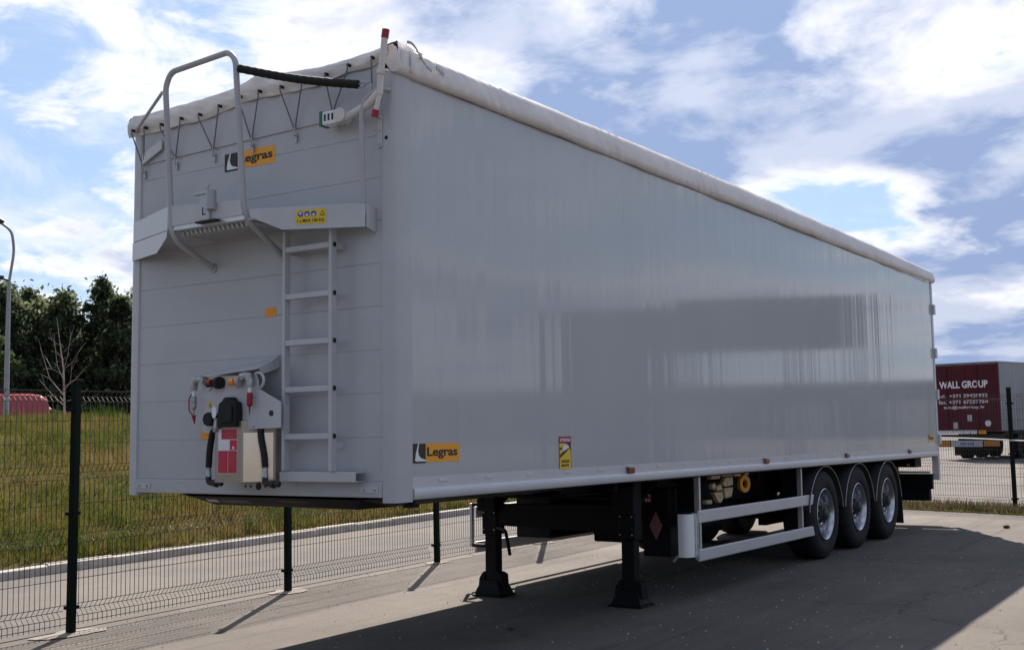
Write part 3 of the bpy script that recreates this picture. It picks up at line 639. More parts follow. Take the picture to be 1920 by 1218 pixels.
# ---- coupling panel
cpn = MB()
cpn.prism([(-1.575, 1.965), (-1.025, 1.995), (-1.025, 2.055), (-1.56, 1.985)], (0, 1, 0), .004, (0, -.20, 0))
shelf = build('shelf_plate', MB().add([(-1.60, -.01, 1.99), (-1.03, -.01, 2.06), (-1.00, -.22, 1.985), (-1.545, -.22, 1.955), (-1.60, -.01, 1.984), (-1.03, -.01, 2.054), (-1.00, -.22, 1.979), (-1.545, -.22, 1.949)], [(0, 1, 2, 3), (7, 6, 5, 4), (0, 3, 7, 4), (1, 5, 6, 2), (2, 6, 7, 3), (0, 4, 5, 1)]), 'paint', T)
build('gusset', MB().prism([(-.20, 1.985), (-.10, 2.03), (-.01, 2.085), (-.01, 2.0), (-.08, 1.975), (-.17, 1.95)], (1, 0, 0), .008, (-1.005, 0, 0), (0, 1, 0), (0, 0, 1)), 'paint', shelf)
pn = build('coupling_panel', MB().prism([(-1.53, 1.56), (-.998, 1.585), (-.998, 1.90), (-1.02, 1.945), (-1.54, 1.945)], (0, 1, 0), .008, (0, -.205, 0)), 'paint', T, bevel=.002)
plate3('panel_wing', [(-.996, -.199, 1.585), (-.79, -.199, 1.588), (-.79, -.199, 1.758), (-.996, -.199, 1.852)], .008, pn)
build('panel_hole', MB().cyl((-.875, -.2075, 1.685), (-.875, -.2095, 1.685), .020, n=16), 'blackp', pn)
build('panel_ring', MB().tube([(-1.0+.052*math.cos(a), -.205, 1.905+.052*math.sin(a)) for a in [R(x) for x in range(-70, 140, 15)]], .010, 8), 'paint', pn, smooth=True)
for x, z in ((-1.52, 1.93), (-1.05, 1.80), (-1.04, 1.60), (-1.32, 1.79)): build('screw', MB().cyl((x, -.205, z), (x, -.214, z), .006, n=8), 'galv', pn)
def gladhand(x, z, flip, m2):
    y = -.23
    g = build('air_coupling', MB().tube([(x+.07*flip, y, z+.012), (x+.045*flip, y, z+.014), (x, y-.01, z+.01), (x-.012*flip, y-.01, z-.02), (x-.012*flip, y-.01, z-.06)], [.022, .028, .030, .027, .022], 12).cyl((x+.06*flip, y+.03, z+.01), (x+.06*flip, y-.02, z+.01), .026, n=12), 'galv', T, smooth=True)
    build('coupling_sleeve', MB().cyl((x-.012*flip, y-.01, z-.065), (x-.012*flip, y-.01, z-.10), .013, n=12), 'white', g)
    build('valve_body', MB().lathe([(.0, -.10), (.019, -.10), (.020, -.175), (.018, -.185), (.007, -.195), (.002, -.245), (0, -.245)], (x-.012*flip, y-.01, z), (0, 0, 1), 12), m2, g, smooth=True)
    return g
gl = gladhand(-1.575, 1.915, 1, 'galv')
build('red_pull', MB().tube(bend([(-1.61, -.24, 1.83), (-1.63, -.245, 1.80), (-1.63, -.245, 1.72), (-1.60, -.24, 1.69)], .03), .005, 6).cyl((-1.587, -.24, 1.685), (-1.575, -.24, 1.625), .016, .003), 'red', gl)
gladhand(-1.055, 1.925, -1, 'red')
rc = build('red_coupling', MB().cyl((-1.45, -.24, 1.898), (-1.345, -.24, 1.905), .026, n=12), 'black', T, smooth=True)
build('red_core', MB().cyl((-1.43, -.262, 1.905), (-1.39, -.266, 1.905), .017, n=12), 'red', rc); build('cap_disc', MB().cyl((-1.352, -.24, 1.90), (-1.322, -.245, 1.90), .042, n=16), 'black', rc, smooth=True)
build('cap_leash', MB().tube([(-1.39, -.25, 1.885), (-1.40, -.25, 1.86), (-1.42, -.25, 1.845)], .003, 5), 'black', rc)
yc = build('yellow_coupling', MB().cyl((-1.225, -.24, 1.90), (-1.175, -.245, 1.905), .028, n=12).tube([(-1.185, -.25, 1.91), (-1.155, -.25, 1.93)], .014, 8), 'beacon', T, smooth=True)
build('cap_disc', MB().cyl((-1.160, -.235, 1.905), (-1.135, -.235, 1.905), .036, n=16), 'tube', yc, smooth=True)
pg = build('electric_socket', MB().prism([(-1.315, 1.60), (-1.145, 1.60), (-1.14, 1.70), (-1.15, 1.765), (-1.185, 1.775), (-1.20, 1.80), (-1.255, 1.80), (-1.275, 1.775), (-1.305, 1.76), (-1.315, 1.70)], (0, 1, 0), .07, (0, -.275, 0)), 'black', T, bevel=.010)
build('socket_lid', MB().prism([(-1.28, 1.63), (-1.165, 1.63), (-1.165, 1.745), (-1.28, 1.745)], (0, 1, 0), .012, (0, -.289, 0)), 'black', pg, bevel=.008)
wt = build('white_tag', MB().prism([(-1.335+.022*math.cos(a), 1.70+.042*math.sin(a)) for a in [R(k*24) for k in range(15)]], (0, 1, 0), .004, (0, -.285, 0)), 'white', T)
s2 = build('small_socket', MB().cyl((-1.42, -.20, 1.655), (-1.42, -.27, 1.655), .048, n=8).box(-1.465, -1.375, -.262, -.206, 1.62, 1.69), 'black', T, bevel=.006)
build('socket_spring', MB().tube([(-1.345, -.25, 1.66), (-1.34, -.26, 1.60), (-1.36, -.25, 1.575)], .018, 8), 'galv', s2)
for (x, z, w, h) in ((-1.505, 1.925, .035, .024), (-1.475, 1.735, .03, .042)):
    q = slab('yellow_tag', 'yellow', pn, (x, -.2065, z), (1, 0, 0), (0, 0, 1), w, h); build('tag_mark', MB().prism([(x+.008, z+.006), (x+w-.008, z+.006), (x+w/2, z+h-.006)], (0, -1, 0), .0006, (0, -.2085, 0)), 'blackp', q)
# ---- stainless cabinet with red label
cb_ = build('steel_cabinet', MB().prism([(-1.378, -.235), (-1.122, -.235), (-.965, -.075), (-.965, -.018), (-1.378, -.018)], (0, 0, 1), .412, (0, 0, 1.228), (1, 0, 0), (0, 1, 0)), 'steel', T, bevel=.003)
plate3('side_panel', [(-1.112, -.2275, 1.235), (-.975, -.0880, 1.235), (-.975, -.0880, 1.56), (-1.112, -.2275, 1.56)], .002, cb_, 'steel_lit', 0)
lo = Vector((-1.345, -.2358, 1.288)); lw, lh = .185, .300
rl_ = slab('red_label', 'pale', cb_, lo, (1, 0, 0), (0, 0, 1), lw, lh, .001)
def rect(x, z, w, h, m_, nm): return slab(nm, m_, rl_, lo+Vector((x, -.0011, z)), (1, 0, 0), (0, 0, 1), w, h, .0006)
for q in ((.003, .003, .092, .150), (.099, .003, .083, .150), (.115, .157, .067, .068), (.034, .230, .148, .067)): rect(*q, 'redlab', 'red_field')
rect(.010, .164, .085, .058, 'white', 'drawing_field'); rect(.006, .232, .020, .062, 'white', 'index_field')
for k in range(5): slab('text_line', 'pink', rl_, lo+Vector((.045, -.0019, .240+k*.010)), (1, 0, 0), (0, 0, 1), .10+.02*(k % 3), .002, .0004)
for k in range(16):
    slab('text_line', 'pink', rl_, lo+Vector((.010, -.0019, .012+k*.0085)), (1, 0, 0), (0, 0, 1), .06+.018*((k*7) % 3)/2, .0013, .0004)
    if k > 4: slab('text_line', 'pink', rl_, lo+Vector((.106, -.0019, .012+k*.0085)), (1, 0, 0), (0, 0, 1), .05+.02*((k*5) % 3)/2, .0013, .0004)
for k in range(4): slab('drawing_line', 'tube', rl_, lo+Vector((.018+.018*k, -.0019, .172)), (1, 0, 0), (0, 0, 1), .0015, .03, .0004)
build('warning_mark', MB().prism([(.135, .165), (.160, .165), (.1475, .188)], (0, -1, 0), .0005, lo+Vector((0, -.0019, 0))), 'white', rl_)
# hydraulic hoses
for pts_, nm in ((((-1.36, -.20, 1.60), (-1.425, -.21, 1.58), (-1.455, -.21, 1.46), (-1.475, -.20, 1.33)), 0), (((-1.00, -.18, 1.60), (-.985, -.19, 1.52), (-.945, -.20, 1.42), (-.935, -.20, 1.33)), 1)):
    hs = build('hydraulic_hose', MB().tube(bend(pts_, .08, 5), .022, 12), 'black', T, smooth=True); x, y, z = pts_[-1]
    build('hose_ferrule', MB().lathe([(.0, 0), (.018, 0), (.018, -.045), (.022, -.05), (.022, -.065), (0, -.065)], (x, y, z), (0, 0, 1), 12), 'galv', hs, smooth=True)
    build('elbow_fitting', MB().tube(bend([(x, y, z-.06), (x, y, z-.105), (x+.11, y+.02, z-.11)], .03), .020, 10).cyl((x+.05, y+.01, z-.11), (x+.075, y+.012, z-.11), .028, n=6), 'hub', hs, smooth=True)
for x, r in ((-1.31, .009), (-1.26, .009), (-1.185, .026), (-1.12, .009)): build('port_hole', MB().cyl((x, -.0145, 1.195), (x, -.0165, 1.195), r, n=16), 'blackp', T)
# small orange stickers, type plates
for x, z in ((-1.138, 2.352), (-1.775, 1.520)):
    q = slab('orange_sticker', 'orangelab', T, (x, -.0035, z), (1, 0, 0), (0, 0, 1), .098, .064); text('2.7', 'yellow', q, (x+.025, -.0055, z+.02), (1, 0, 0), (0, 0, 1), .05, .028)
for x in (-2.45, -.27):
    q = build('bracket_plate', MB().box(x, x+.15, -.020, -.0145, 1.165, 1.205), 'paint', T, bevel=.002)
    for dx in (.03, .12): build('bolt', MB().cyl((x+dx, -.0205, 1.185), (x+dx, -.027, 1.185), .008, n=8), 'galv', q)
# ---- word stickers
def emblem(o, ax, ay, w, h):
    o, ax, ay = Vector(o), Vector(ax), Vector(ay); n = ax.cross(ay)
    e = slab('emblem_sticker', 'orange', T, o, ax, ay, w, h, .0015)
    o1 = o+n*.0016
    bw = w*.265
    build('black_field', MB().prism([(0, -.004), (bw, -.004), (bw, h), (0, h)], n, .0008, o1, ax, ay), 'blackp', e)
    sw = [(bw*.40, h), (bw*.47, h), (bw*.40, h*.62), (bw*.44, h*.40), (bw*.60, h*.24), (bw, h*.13), (bw, h*.06), (bw*.30, h*.06), (bw*.16, h*.10), (bw*.22, h*.45)]
    build('white_swoosh', MB().prism(sw, n, .0006, o1+n*.0009, ax, ay), 'white', e)
    text('Legras', 'blackp', e, o1+ax*(w*.295)+ay*(h*.17), ax, ay, w*.66, h*.64, bold=.028)
    return e
emblem((-1.560, -.0035, 3.430), (1, 0, 0), (0, 0, 1), .50, .125)
emblem((.0045, .175, 1.352), (0, 1, 0), (0, 0, 1), .505, .122)
emblem((.0045, 12.92, 1.345), (0, 1, 0), (0, 0, 1), .34, .105)
# blind spot warning sticker
o = Vector((.0045, 1.975, 1.247)); A = (0, 1, 0); U = (0, 0, 1); w_, h_ = .185, .259
at_ = slab('blind_spot_sticker', 'red', T, o, A, U, w_, h_)
o1 = o+Vector((.0016, 0, 0))
slab('yellow_field', 'yellow', at_, o1+Vector((0, .010, .008)), A, U, w_-.020, .198, .0007)
text('ATTENTION', 'white', at_, o1+Vector((0, .016, .220)), A, U, w_-.032, .024, bold=.03)
def pp(poly, m_, nm, lv): build(nm, MB().prism([(a*w_, b*h_) for a, b in poly], (1, 0, 0), .0006, o1+Vector((.0009+.0008*lv, 0, 0)), A, U), m_, at_)
pp([(.45, .82), (.94, .82), (.94, .56), (.80, .70), (.62, .78)], 'blackp', 'black_shape', 0)
pp([(.06, .36), (.06, .46), (.55, .62), (.85, .66), (.60, .54)], 'blackp', 'black_shape', 0)
pp([(.06, .60), (.30, .62), (.30, .69), (.06, .66)], 'blackp', 'black_shape', 0)
pp([(.28, .60), (.42, .57), (.78, .66), (.82, .71), (.62, .77), (.34, .72), (.26, .66)], 'pale', 'white_cab', 1)
text('ANGLES', 'blackp', at_, o1+Vector((.0009, .030, .058)), A, U, .12, .022, bold=.03)
text('MORTS', 'blackp', at_, o1+Vector((.0009, .036, .026)), A, U, .11, .022, bold=.03)

# ---- underbody
# front bolster tray below the sill, with dark slots and a pale patch
btx = [(-1.92, .02), (-.30, .02), (-.12, .35), (-.12, 3.3), (-2.43, 3.3), (-2.43, .35)]
def tray():
    top = [(x, y, 1.117) for x, y in btx]; bot = [(-1.80, .16, 1.050), (-.45, .16, 1.045), (-.42, .5, 1.045), (-.42, 3.2, 1.06), (-2.13, 3.2, 1.06), (-2.13, .5, 1.05)]
    return MB().add(top+bot, [tuple(range(6)), tuple(range(11, 5, -1))]+[(i, i+6, (i+1) % 6+6, (i+1) % 6) for i in range(6)])
ty = build('coupling_plate', tray(), 'chassis', T)
for xa, xb in ((-1.66, -1.38), (-1.06, -.80)): build('slot', MB().obox(((xa+xb)/2, .092, 1.083), ((xb-xa)/2, 0, 0), (0, .03, -.014), (0, .001, .002)), 'blackp', ty, bevel=.01)
build('pale_patch', MB().obox((-1.745, .086, 1.086), (.055, 0, 0), (0, .02, -.010), (0, .002, .003)), 'tube', ty)
build('kingpin', MB().lathe([(0, 0), (.09, 0), (.09, -.02), (.025, -.02), (.025, -.07), (.036, -.075), (.036, -.085), (0, -.085)], (-1.275, 1.6, 1.058), (0, 0, 1), 16), 'galv', ty, smooth=True)
build('drain_fitting', MB().cyl((-.15, .35, 1.06), (-.15, .35, 1.115), .03, n=12).cyl((-.15, .35, 1.055), (-.15, .35, 1.075), .055, n=12), 'black', T)
# main beams, cross members, floor underside
build('floor_underside', MB().box(-2.50, -.05, 3.31, YB, 1.10, 1.117), 'chassis', T)
for x in (-.62, -1.93):
    bmx = MB().prism([(3.0, 1.098), (YB, 1.098), (YB, .80), (5.2, .80), (4.2, .98), (3.0, 1.0)], (1, 0, 0), .012, (x-.006, 0, 0), (0, 1, 0), (0, 0, 1)).prism([(5.2, .80), (YB, .80), (YB, .788), (5.2, .788)], (1, 0, 0), .14, (x-.07, 0, 0), (0, 1, 0), (0, 0, 1)).prism([(3.0, 1.0), (4.2, .98), (5.2, .80), (5.2, .788), (4.2, .968), (3.0, .988)], (1, 0, 0), .14, (x-.07, 0, 0), (0, 1, 0), (0, 0, 1))
    build('main_beam', bmx, 'chassis', T)
cm0 = None
for k in range(12):
    y = 3.6+k*.85
    if cm0 is None: cm0 = build('cross_member', MB().box(-2.15, -.40, y, y+.05, 1.0, 1.098), 'chassis', T)
    else: dup(cm0, (0, k*.85, 0))
# landing legs
for x, lab in ((-.435, 1), (-1.965, 0)):
    lg = build('landing_leg', MB().box(x-.088, x+.088, 3.86, 4.01, .55, 1.098), 'chassis', T, bevel=.01)
    build('inner_leg', MB().box(x-.066, x+.066, 3.88, 3.99, .06, .55), 'chassis', lg, bevel=.008)
    fz = -.047
    ft_ = MB().box(x-.17, x+.17, 3.79, 4.08, fz, fz+.018)
    ft_.add([(x+sx*wx, 3.935+sy*wy, z_) for z_, wx, wy in ((fz+.018, .155, .125), (fz+.075, .135, .105), (fz+.15, .095, .075)) for sx, sy in ((-1,-1),(1,-1),(1,1),(-1,1))], [(0,3,2,1)]+[(q*4+i, q*4+(i+1) % 4, q*4+4+(i+1) % 4, q*4+4+i) for q in range(2) for i in range(4)]+[(8,9,10,11)])
    build('leg_foot', ft_, 'chassis', lg, bevel=.008)
    build('foot_ear', MB().prism([(x+.07, fz+.06), (x+.145, fz+.07), (x+.135, fz+.21), (x+.085, fz+.235), (x+.066, fz+.23)], (0, 1, 0), .12, (0, 3.87, 0)), 'chassis', lg, bevel=.006)
    build('foot_ear', MB().prism([(x-.07, fz+.06), (x-.145, fz+.07), (x-.135, fz+.17), (x-.085, fz+.235), (x-.066, fz+.23)], (0, 1, 0), .12, (0, 3.87, 0)), 'chassis', lg, bevel=.006)
    build('foot_hinge', MB().box(x-.09, x+.09, 3.90, 3.97, .05, .17), 'chassis', lg, bevel=.02)
    build('gearbox', MB().box(x-.11, x+.11, 3.80, 3.86, .78, 1.05), 'chassis', lg, bevel=.015)
    for k in range(8):
        for dx in (-.062, .062): build('bolt', MB().cyl((x+dx, 3.858, .60+k*.055), (x+dx, 3.850, .60+k*.055), .008, n=6), 'galv' if k % 3 == 0 else 'hub', lg)
    build('leg_stay', MB().tube([(x, 4.0, .80), (x, 4.5, 1.08)], .02, 8), 'chassis', lg)
build('leg_cross_beam', MB().prism([(-1.89, .64), (-.51, .60), (-.51, .875), (-1.89, .85)], (0, 1, 0), .09, (0, 3.88, 0)), 'chassis', T, bevel=.008)
build('cross_shaft', MB().cyl((-1.87, 3.835, .93), (-.53, 3.835, .93), .018, n=10), 'chassis', T)
build('crank_handle', MB().tube(bend([(-1.84, 3.82, .62), (-1.72, 3.74, .62), (-1.66, 3.70, .60), (-1.60, 3.68, .38)], .05), .017, 8), 'chassis', T, smooth=True)
build('leg_bracket', MB().prism([(-2.12, 1.10), (-2.02, .88), (-1.99, .86), (-1.99, .90), (-2.07, 1.10)], (0, 1, 0), .08, (0, 3.80, 0)), 'chassis', T)
build('air_pipe', MB().cyl((-1.55, 4.4, .985), (-1.15, 4.4, 1.0), .013, n=8), 'white', T)
build('air_tank', MB().lathe([(0, -.45), (.09, -.43), (.13, -.38), (.13, .38), (.09, .43), (0, .45)], (-1.25, 6.3, .62), (1, 0, 0), 20), 'chassis', T, smooth=True)
build('air_tank', MB().lathe([(0, -.45), (.09, -.43), (.13, -.38), (.13, .38), (.09, .43), (0, .45)], (-1.25, 6.65, .62), (1, 0, 0), 20), 'chassis', T, smooth=True)
# placard box behind the near leg
hb = build('equipment_box', MB().box(-.62, -.33, 4.55, 5.10, .34, .985), 'chassis', T, bevel=.012)
q = slab('red_sign', 'red', hb, (-.595, 4.5485, .855), (1, 0, 0), (0, 0, 1), .075, .085)
for a, b in ((.010, .052), (.040, .052), (.010, .010), (.040, .010)): slab('pale_mark', 'pale', q, (-.595+a, 4.5465, .855+b), (1, 0, 0), (0, 0, 1), .022, .024, .0006)
build('diamond_placard', MB().prism([(-.475, .50), (-.405, .635), (-.475, .77), (-.545, .635)], (0, -1, 0), .004, (0, 4.547, 0)), mat('faded_placard', (.25, .10, .10), .5, var=.4, vscale=40), hb)
# valves and sunlit bits, both painted brass, and hanging hose under the body
vb = build('valve_block', MB().box(-.42, -.36, 5.62, 5.85, 1.035, 1.085), 'brass', T, bevel=.012)
def vpoly(poly, d=.05): build('valve_sunlit_part', MB().prism(poly, (-1, 0, 0), d, (-.355, 0, 0), (0, 1, 0), (0, 0, 1)), 'brass', vb, bevel=.008)
vpoly([(5.90, .985), (5.97, 1.045), (6.17, 1.045), (6.17, .955), (5.95, .95)]); vpoly([(5.93, .935), (6.17, .935), (6.12, .835), (5.97, .825)])
vpoly([(5.66, .90), (5.88, .90), (5.90, .83), (5.84, .785), (5.78, .79)]); vpoly([(5.62, .99), (5.70, 1.00), (5.73, .95), (5.64, .93)]); vpoly([(5.74, .97), (5.86, .98), (5.88, .92), (5.76, .91)])
vpoly([(5.90, 1.055), (6.15, 1.055), (6.15, 1.088), (5.90, 1.088)]); vpoly([(6.21, 1.045), (6.40, 1.045), (6.38, 1.09), (6.21, 1.09)]); vpoly([(6.50, 1.05), (6.62, 1.05), (6.62, 1.095), (6.50, 1.095)]); vpoly([(5.47, .79), (5.61, .785), (5.61, .83), (5.47, .83)])
build('orange_ring', MB().lathe([(.045, -.02), (.095, -.02), (.095, .02), (.045, .02)], (-.36, 6.47, .96), (1, -.25, 0), 20, True), 'beacon', vb)
build('hanging_hose', MB().tube(bend([(-.6, 5.3, .9), (-.55, 5.32, .55), (-.55, 5.30, .35), (-.62, 5.2, .22)], .1), .016, 8), 'tube', T, smooth=True)
for (x, y, z, w, d_, h_2) in ((-.75, 6.2, .70, .12, .25, .18), (-.9, 7.0, .78, .12, .3, .14)): build('valve_box', MB().box(x-w, x+w, y-d_, y+d_, z-h_2, z+h_2), 'chassis', T, bevel=.02)
build('shade_filler', MB().box(-1.72, -1.05, 5.5, 7.45, .36, 1.0), 'chassis', T, bevel=.02)  # added dark boxes that stand in for the shade under the body
build('shade_filler', MB().box(-2.40, -1.95, 5.0, 7.2, .42, 1.0), 'chassis', T, bevel=.02)  # second added dark filler, on the far side
# side guards
def guard(s):
    fx = (lambda x: x) if s > 0 else (lambda x: -2.55-x)
    def bx(x0, x1, *r): a, b = sorted((fx(x0), fx(x1))); return MB().box(a, b, *r)
    gd = build('side_guard', bx(-.075, -.045, 4.60, 7.86, .665, .785), 'alu_white', T, bevel=.010)
    gd.name = 'guard_rail'
    g2 = build('guard_rail', bx(-.075, -.045, 4.60, 7.83, .305, .420), 'alu_white', T, bevel=.010)
    for y, m_ in ((4.69, 'alu'), (7.50, 'alu')):
        build('guard_post', bx(-.135, -.078, y, y+.035, .31, 1.10), m_, T, bevel=.004)
        build('post_bracket', bx(-.32, -.14, y, y+.02, .62, 1.10), 'chassis', T)
    pr = [(-.050, 4.53), (-.052, 4.47), (-.062, 4.42), (-.085, 4.39), (-.12, 4.38), (-.165, 4.385)]
    pr = [(fx(x), y) for x, y in pr]; inn = [(x, y+.02) for x, y in reversed(pr)]
    build('guard_end_cap', MB().prism(pr+inn, (0, 0, 1), .40, (0, 0, .36), (1, 0, 0), (0, 1, 0)), 'white', T, smooth=True)
    build('cap_frame', bx(-.19, -.05, 4.53, 4.56, .355, .37).box(*sorted((fx(-.19), fx(-.05))), 4.53, 4.56, .755, .775), 'black', T)
    build('cap_frame', bx(-.078, -.050, 4.50, 4.60, .35, .77), 'galv', T)
guard(1)
def guard_far():
    for z0_, z1_ in ((.665, .785), (.305, .42)):
        build('guard_rail', MB().box(-2.505, -2.475, 4.36, 7.86, z0_, z1_), 'alu_white', T, bevel=.01)
    for y in (4.69, 7.5): build('guard_post', MB().box(-2.47, -2.41, y, y+.035, .31, 1.10), 'alu', T)
    for x in (-2.52, -2.30): build('cap_frame', MB().box(x, x+.03, 4.30, 4.34, .37, .82), 'alu', T, bevel=.004)
    for z in (.37, .79): build('cap_frame', MB().box(-2.489, -2.301, 4.30, 4.34, z, z+.035), 'black', T)
guard_far()
# wheels
def wheel(xo, y, s):
    # xo = outer face, s = +1 for the near side; axis along x
    c = (xo, y, .53+.0112*(y-8.22)); ax = (s, 0, 0)
    tp_ = [(.300, -.035), (.330, -.012), (.40, .0), (.455, -.004), (.497, -.022), (.520, -.045), (.529, -.075)]
    for k in range(5):
        h0 = -.075-.05*k; tp_ += [(.530, h0-.030), (.530, h0-.034), (.516, h0-.036), (.516, h0-.046), (.530, h0-.048)]
    tp_ += [(.529, -.335), (.50, -.365), (.45, -.38), (.33, -.375), (.300, -.35)]
    ty_ = build('wheel', MB().lathe(tp_, c, ax, 56, True), 'tyre', T, smooth=True); ty_.name = 'tyre'
    W_ = bpy.data.objects.new('wheel', None); col.objects.link(W_); W_.parent = T; WO[W_] = Vector(c); W_.location = WO[W_]-WO[T]; W_.empty_display_size = .2
    ty_.parent = W_; ty_.location = WO[ty_]-WO[W_]
    build('sidewall_bead', MB().lathe([(.340, -.009), (.345, -.004), (.350, -.004), (.354, -.007)], c, ax, 48), 'tyre', W_, smooth=True)
    build('rim', MB().lathe([(.308, -.030), (.306, -.012), (.300, -.008), (.292, -.014), (.284, -.040), (.272, -.075), (.262, -.150), (.262, -.30)], c, ax, 48), 'rim', W_, smooth=True)
    # dish with hand holes
    vs, fs = [], []; nr = [(.262, -.125), (.245, -.112), (.205, -.098), (.185, -.090), (.105, -.080)]; n = 60
    cv = Vector(c)
    for r_, h in nr:
        for j in range(n): a = 2*math.pi*j/n; vs.append(cv+Vector((s*h, r_*math.cos(a), r_*math.sin(a))))
    for i in range(len(nr)-1):
        for j in range(n):
            if i == 1 and (j % 6) in (2, 3, 4): continue
            fs.append((i*n+j, i*n+(j+1) % n, (i+1)*n+(j+1) % n, (i+1)*n+j))
    build('rim_dish', MB().add(vs, fs), 'rim', W_, smooth=True, solid=.008)
    build('hub', MB().lathe([(.104, -.10), (.104, -.045), (.095, -.030), (.072, -.026), (.070, -.006), (.058, .004), (0, .008)], c, ax, 32), 'hub', W_, smooth=True)
    nt_ = None
    for k in range(10):
        a = 2*math.pi*(k+.5)/10; q = cv+Vector((0, .150*math.cos(a), .150*math.sin(a)))
        o = MB().cyl(q+Vector((s*-.092, 0, 0)), q+Vector((s*-.048, 0, 0)), .017, .014, n=6)
        if nt_ is None: nt_ = build('wheel_nut', o, 'galv', W_)
        else: dup(nt_, q-nq)
        if k == 0: nq = q
    return W_
for y in (8.22, 9.53, 10.84):
    wheel(-.035, y, 1); wheel(-2.515, y, -1)
    build('axle', MB().cyl((-2.2, y, .53), (-.35, y, .53), .063, n=16), 'chassis', T)
    for x in (-.35, -2.20): build('brake_drum', MB().cyl((x-.05, y, .53), (x+.05, y, .53), .21, n=24), 'hub', T)
    for x in (-.62, -1.93):
        build('trailing_arm', MB().box(x-.04, x+.04, y-.55, y+.35, .42, .50).box(x-.05, x+.05, y-.6, y-.5, .42, .79), 'chassis', T)
        build('air_spring', MB().lathe([(0, .50), (.10, .50), (.14, .56), (.14, .70), (.10, .786), (0, .786)], (x, y+.32, 0), (0, 0, 1), 16), 'black', T, smooth=True)
    for x0_, x1_, e in ((-.40, -.03, -.028), (-2.52, -2.15, -2.522)):
        r_ = .615; a0, a1 = R(8), R(172)
        mg = build('mudguard', MB().grid(25, 2, lambda u, v: (x0_+(x1_-x0_)*v, y-r_*math.cos(a0+(a1-a0)*u), .50+(r_-.01)*math.sin(a0+(a1-a0)*u))), 'black', T, smooth='all', solid=.006)
        build('edge_bead', MB().tube([(e, y-r_*math.cos(a0+(a1-a0)*u/24), .50+(r_-.01)*math.sin(a0+(a1-a0)*u/24)) for u in range(25)], .0055, 6), 'galv', mg, smooth=True)
for x0_, x1_ in ((-.40, -.03), (-2.52, -2.15)): build('mud_flap', MB().prism([(11.452, .60), (11.466, .60), (11.51, .20), (11.496, .20)], (1, 0, 0), x1_-x0_, (x0_, 0, 0), (0, 1, 0), (0, 0, 1)), 'black', T)
# rear underrun and dark tail boxes
build('underrun_bar', MB().box(-2.45, -.10, 13.28, 13.40, .42, .60), 'chassis', T, bevel=.01)
build('tail_apron', MB().box(-2.45, -.07, 13.34, 13.44, .60, .84), 'chassis', T)
build('tail_strip', MB().box(-2.40, -.09, 13.325, 13.338, .845, .88), 'alu_white', T)
for x in (-.62, -1.93): build('underrun_arm', MB().box(x-.04, x+.04, 13.20, 13.339, .42, 1.098), 'chassis', T)
build('tail_box', MB().box(-2.35, -.20, 12.9, 13.25, .95, 1.09), 'chassis', T)
for x, z in ((-.3, .99), (-.6, 1.0)): build('small_fitting', MB().cyl((x, 12.84, z), (x, 12.90, z), .02, n=10), 'galv', T)

T.rotation_euler.x = -.0112      # parked nose-up on its landing legs

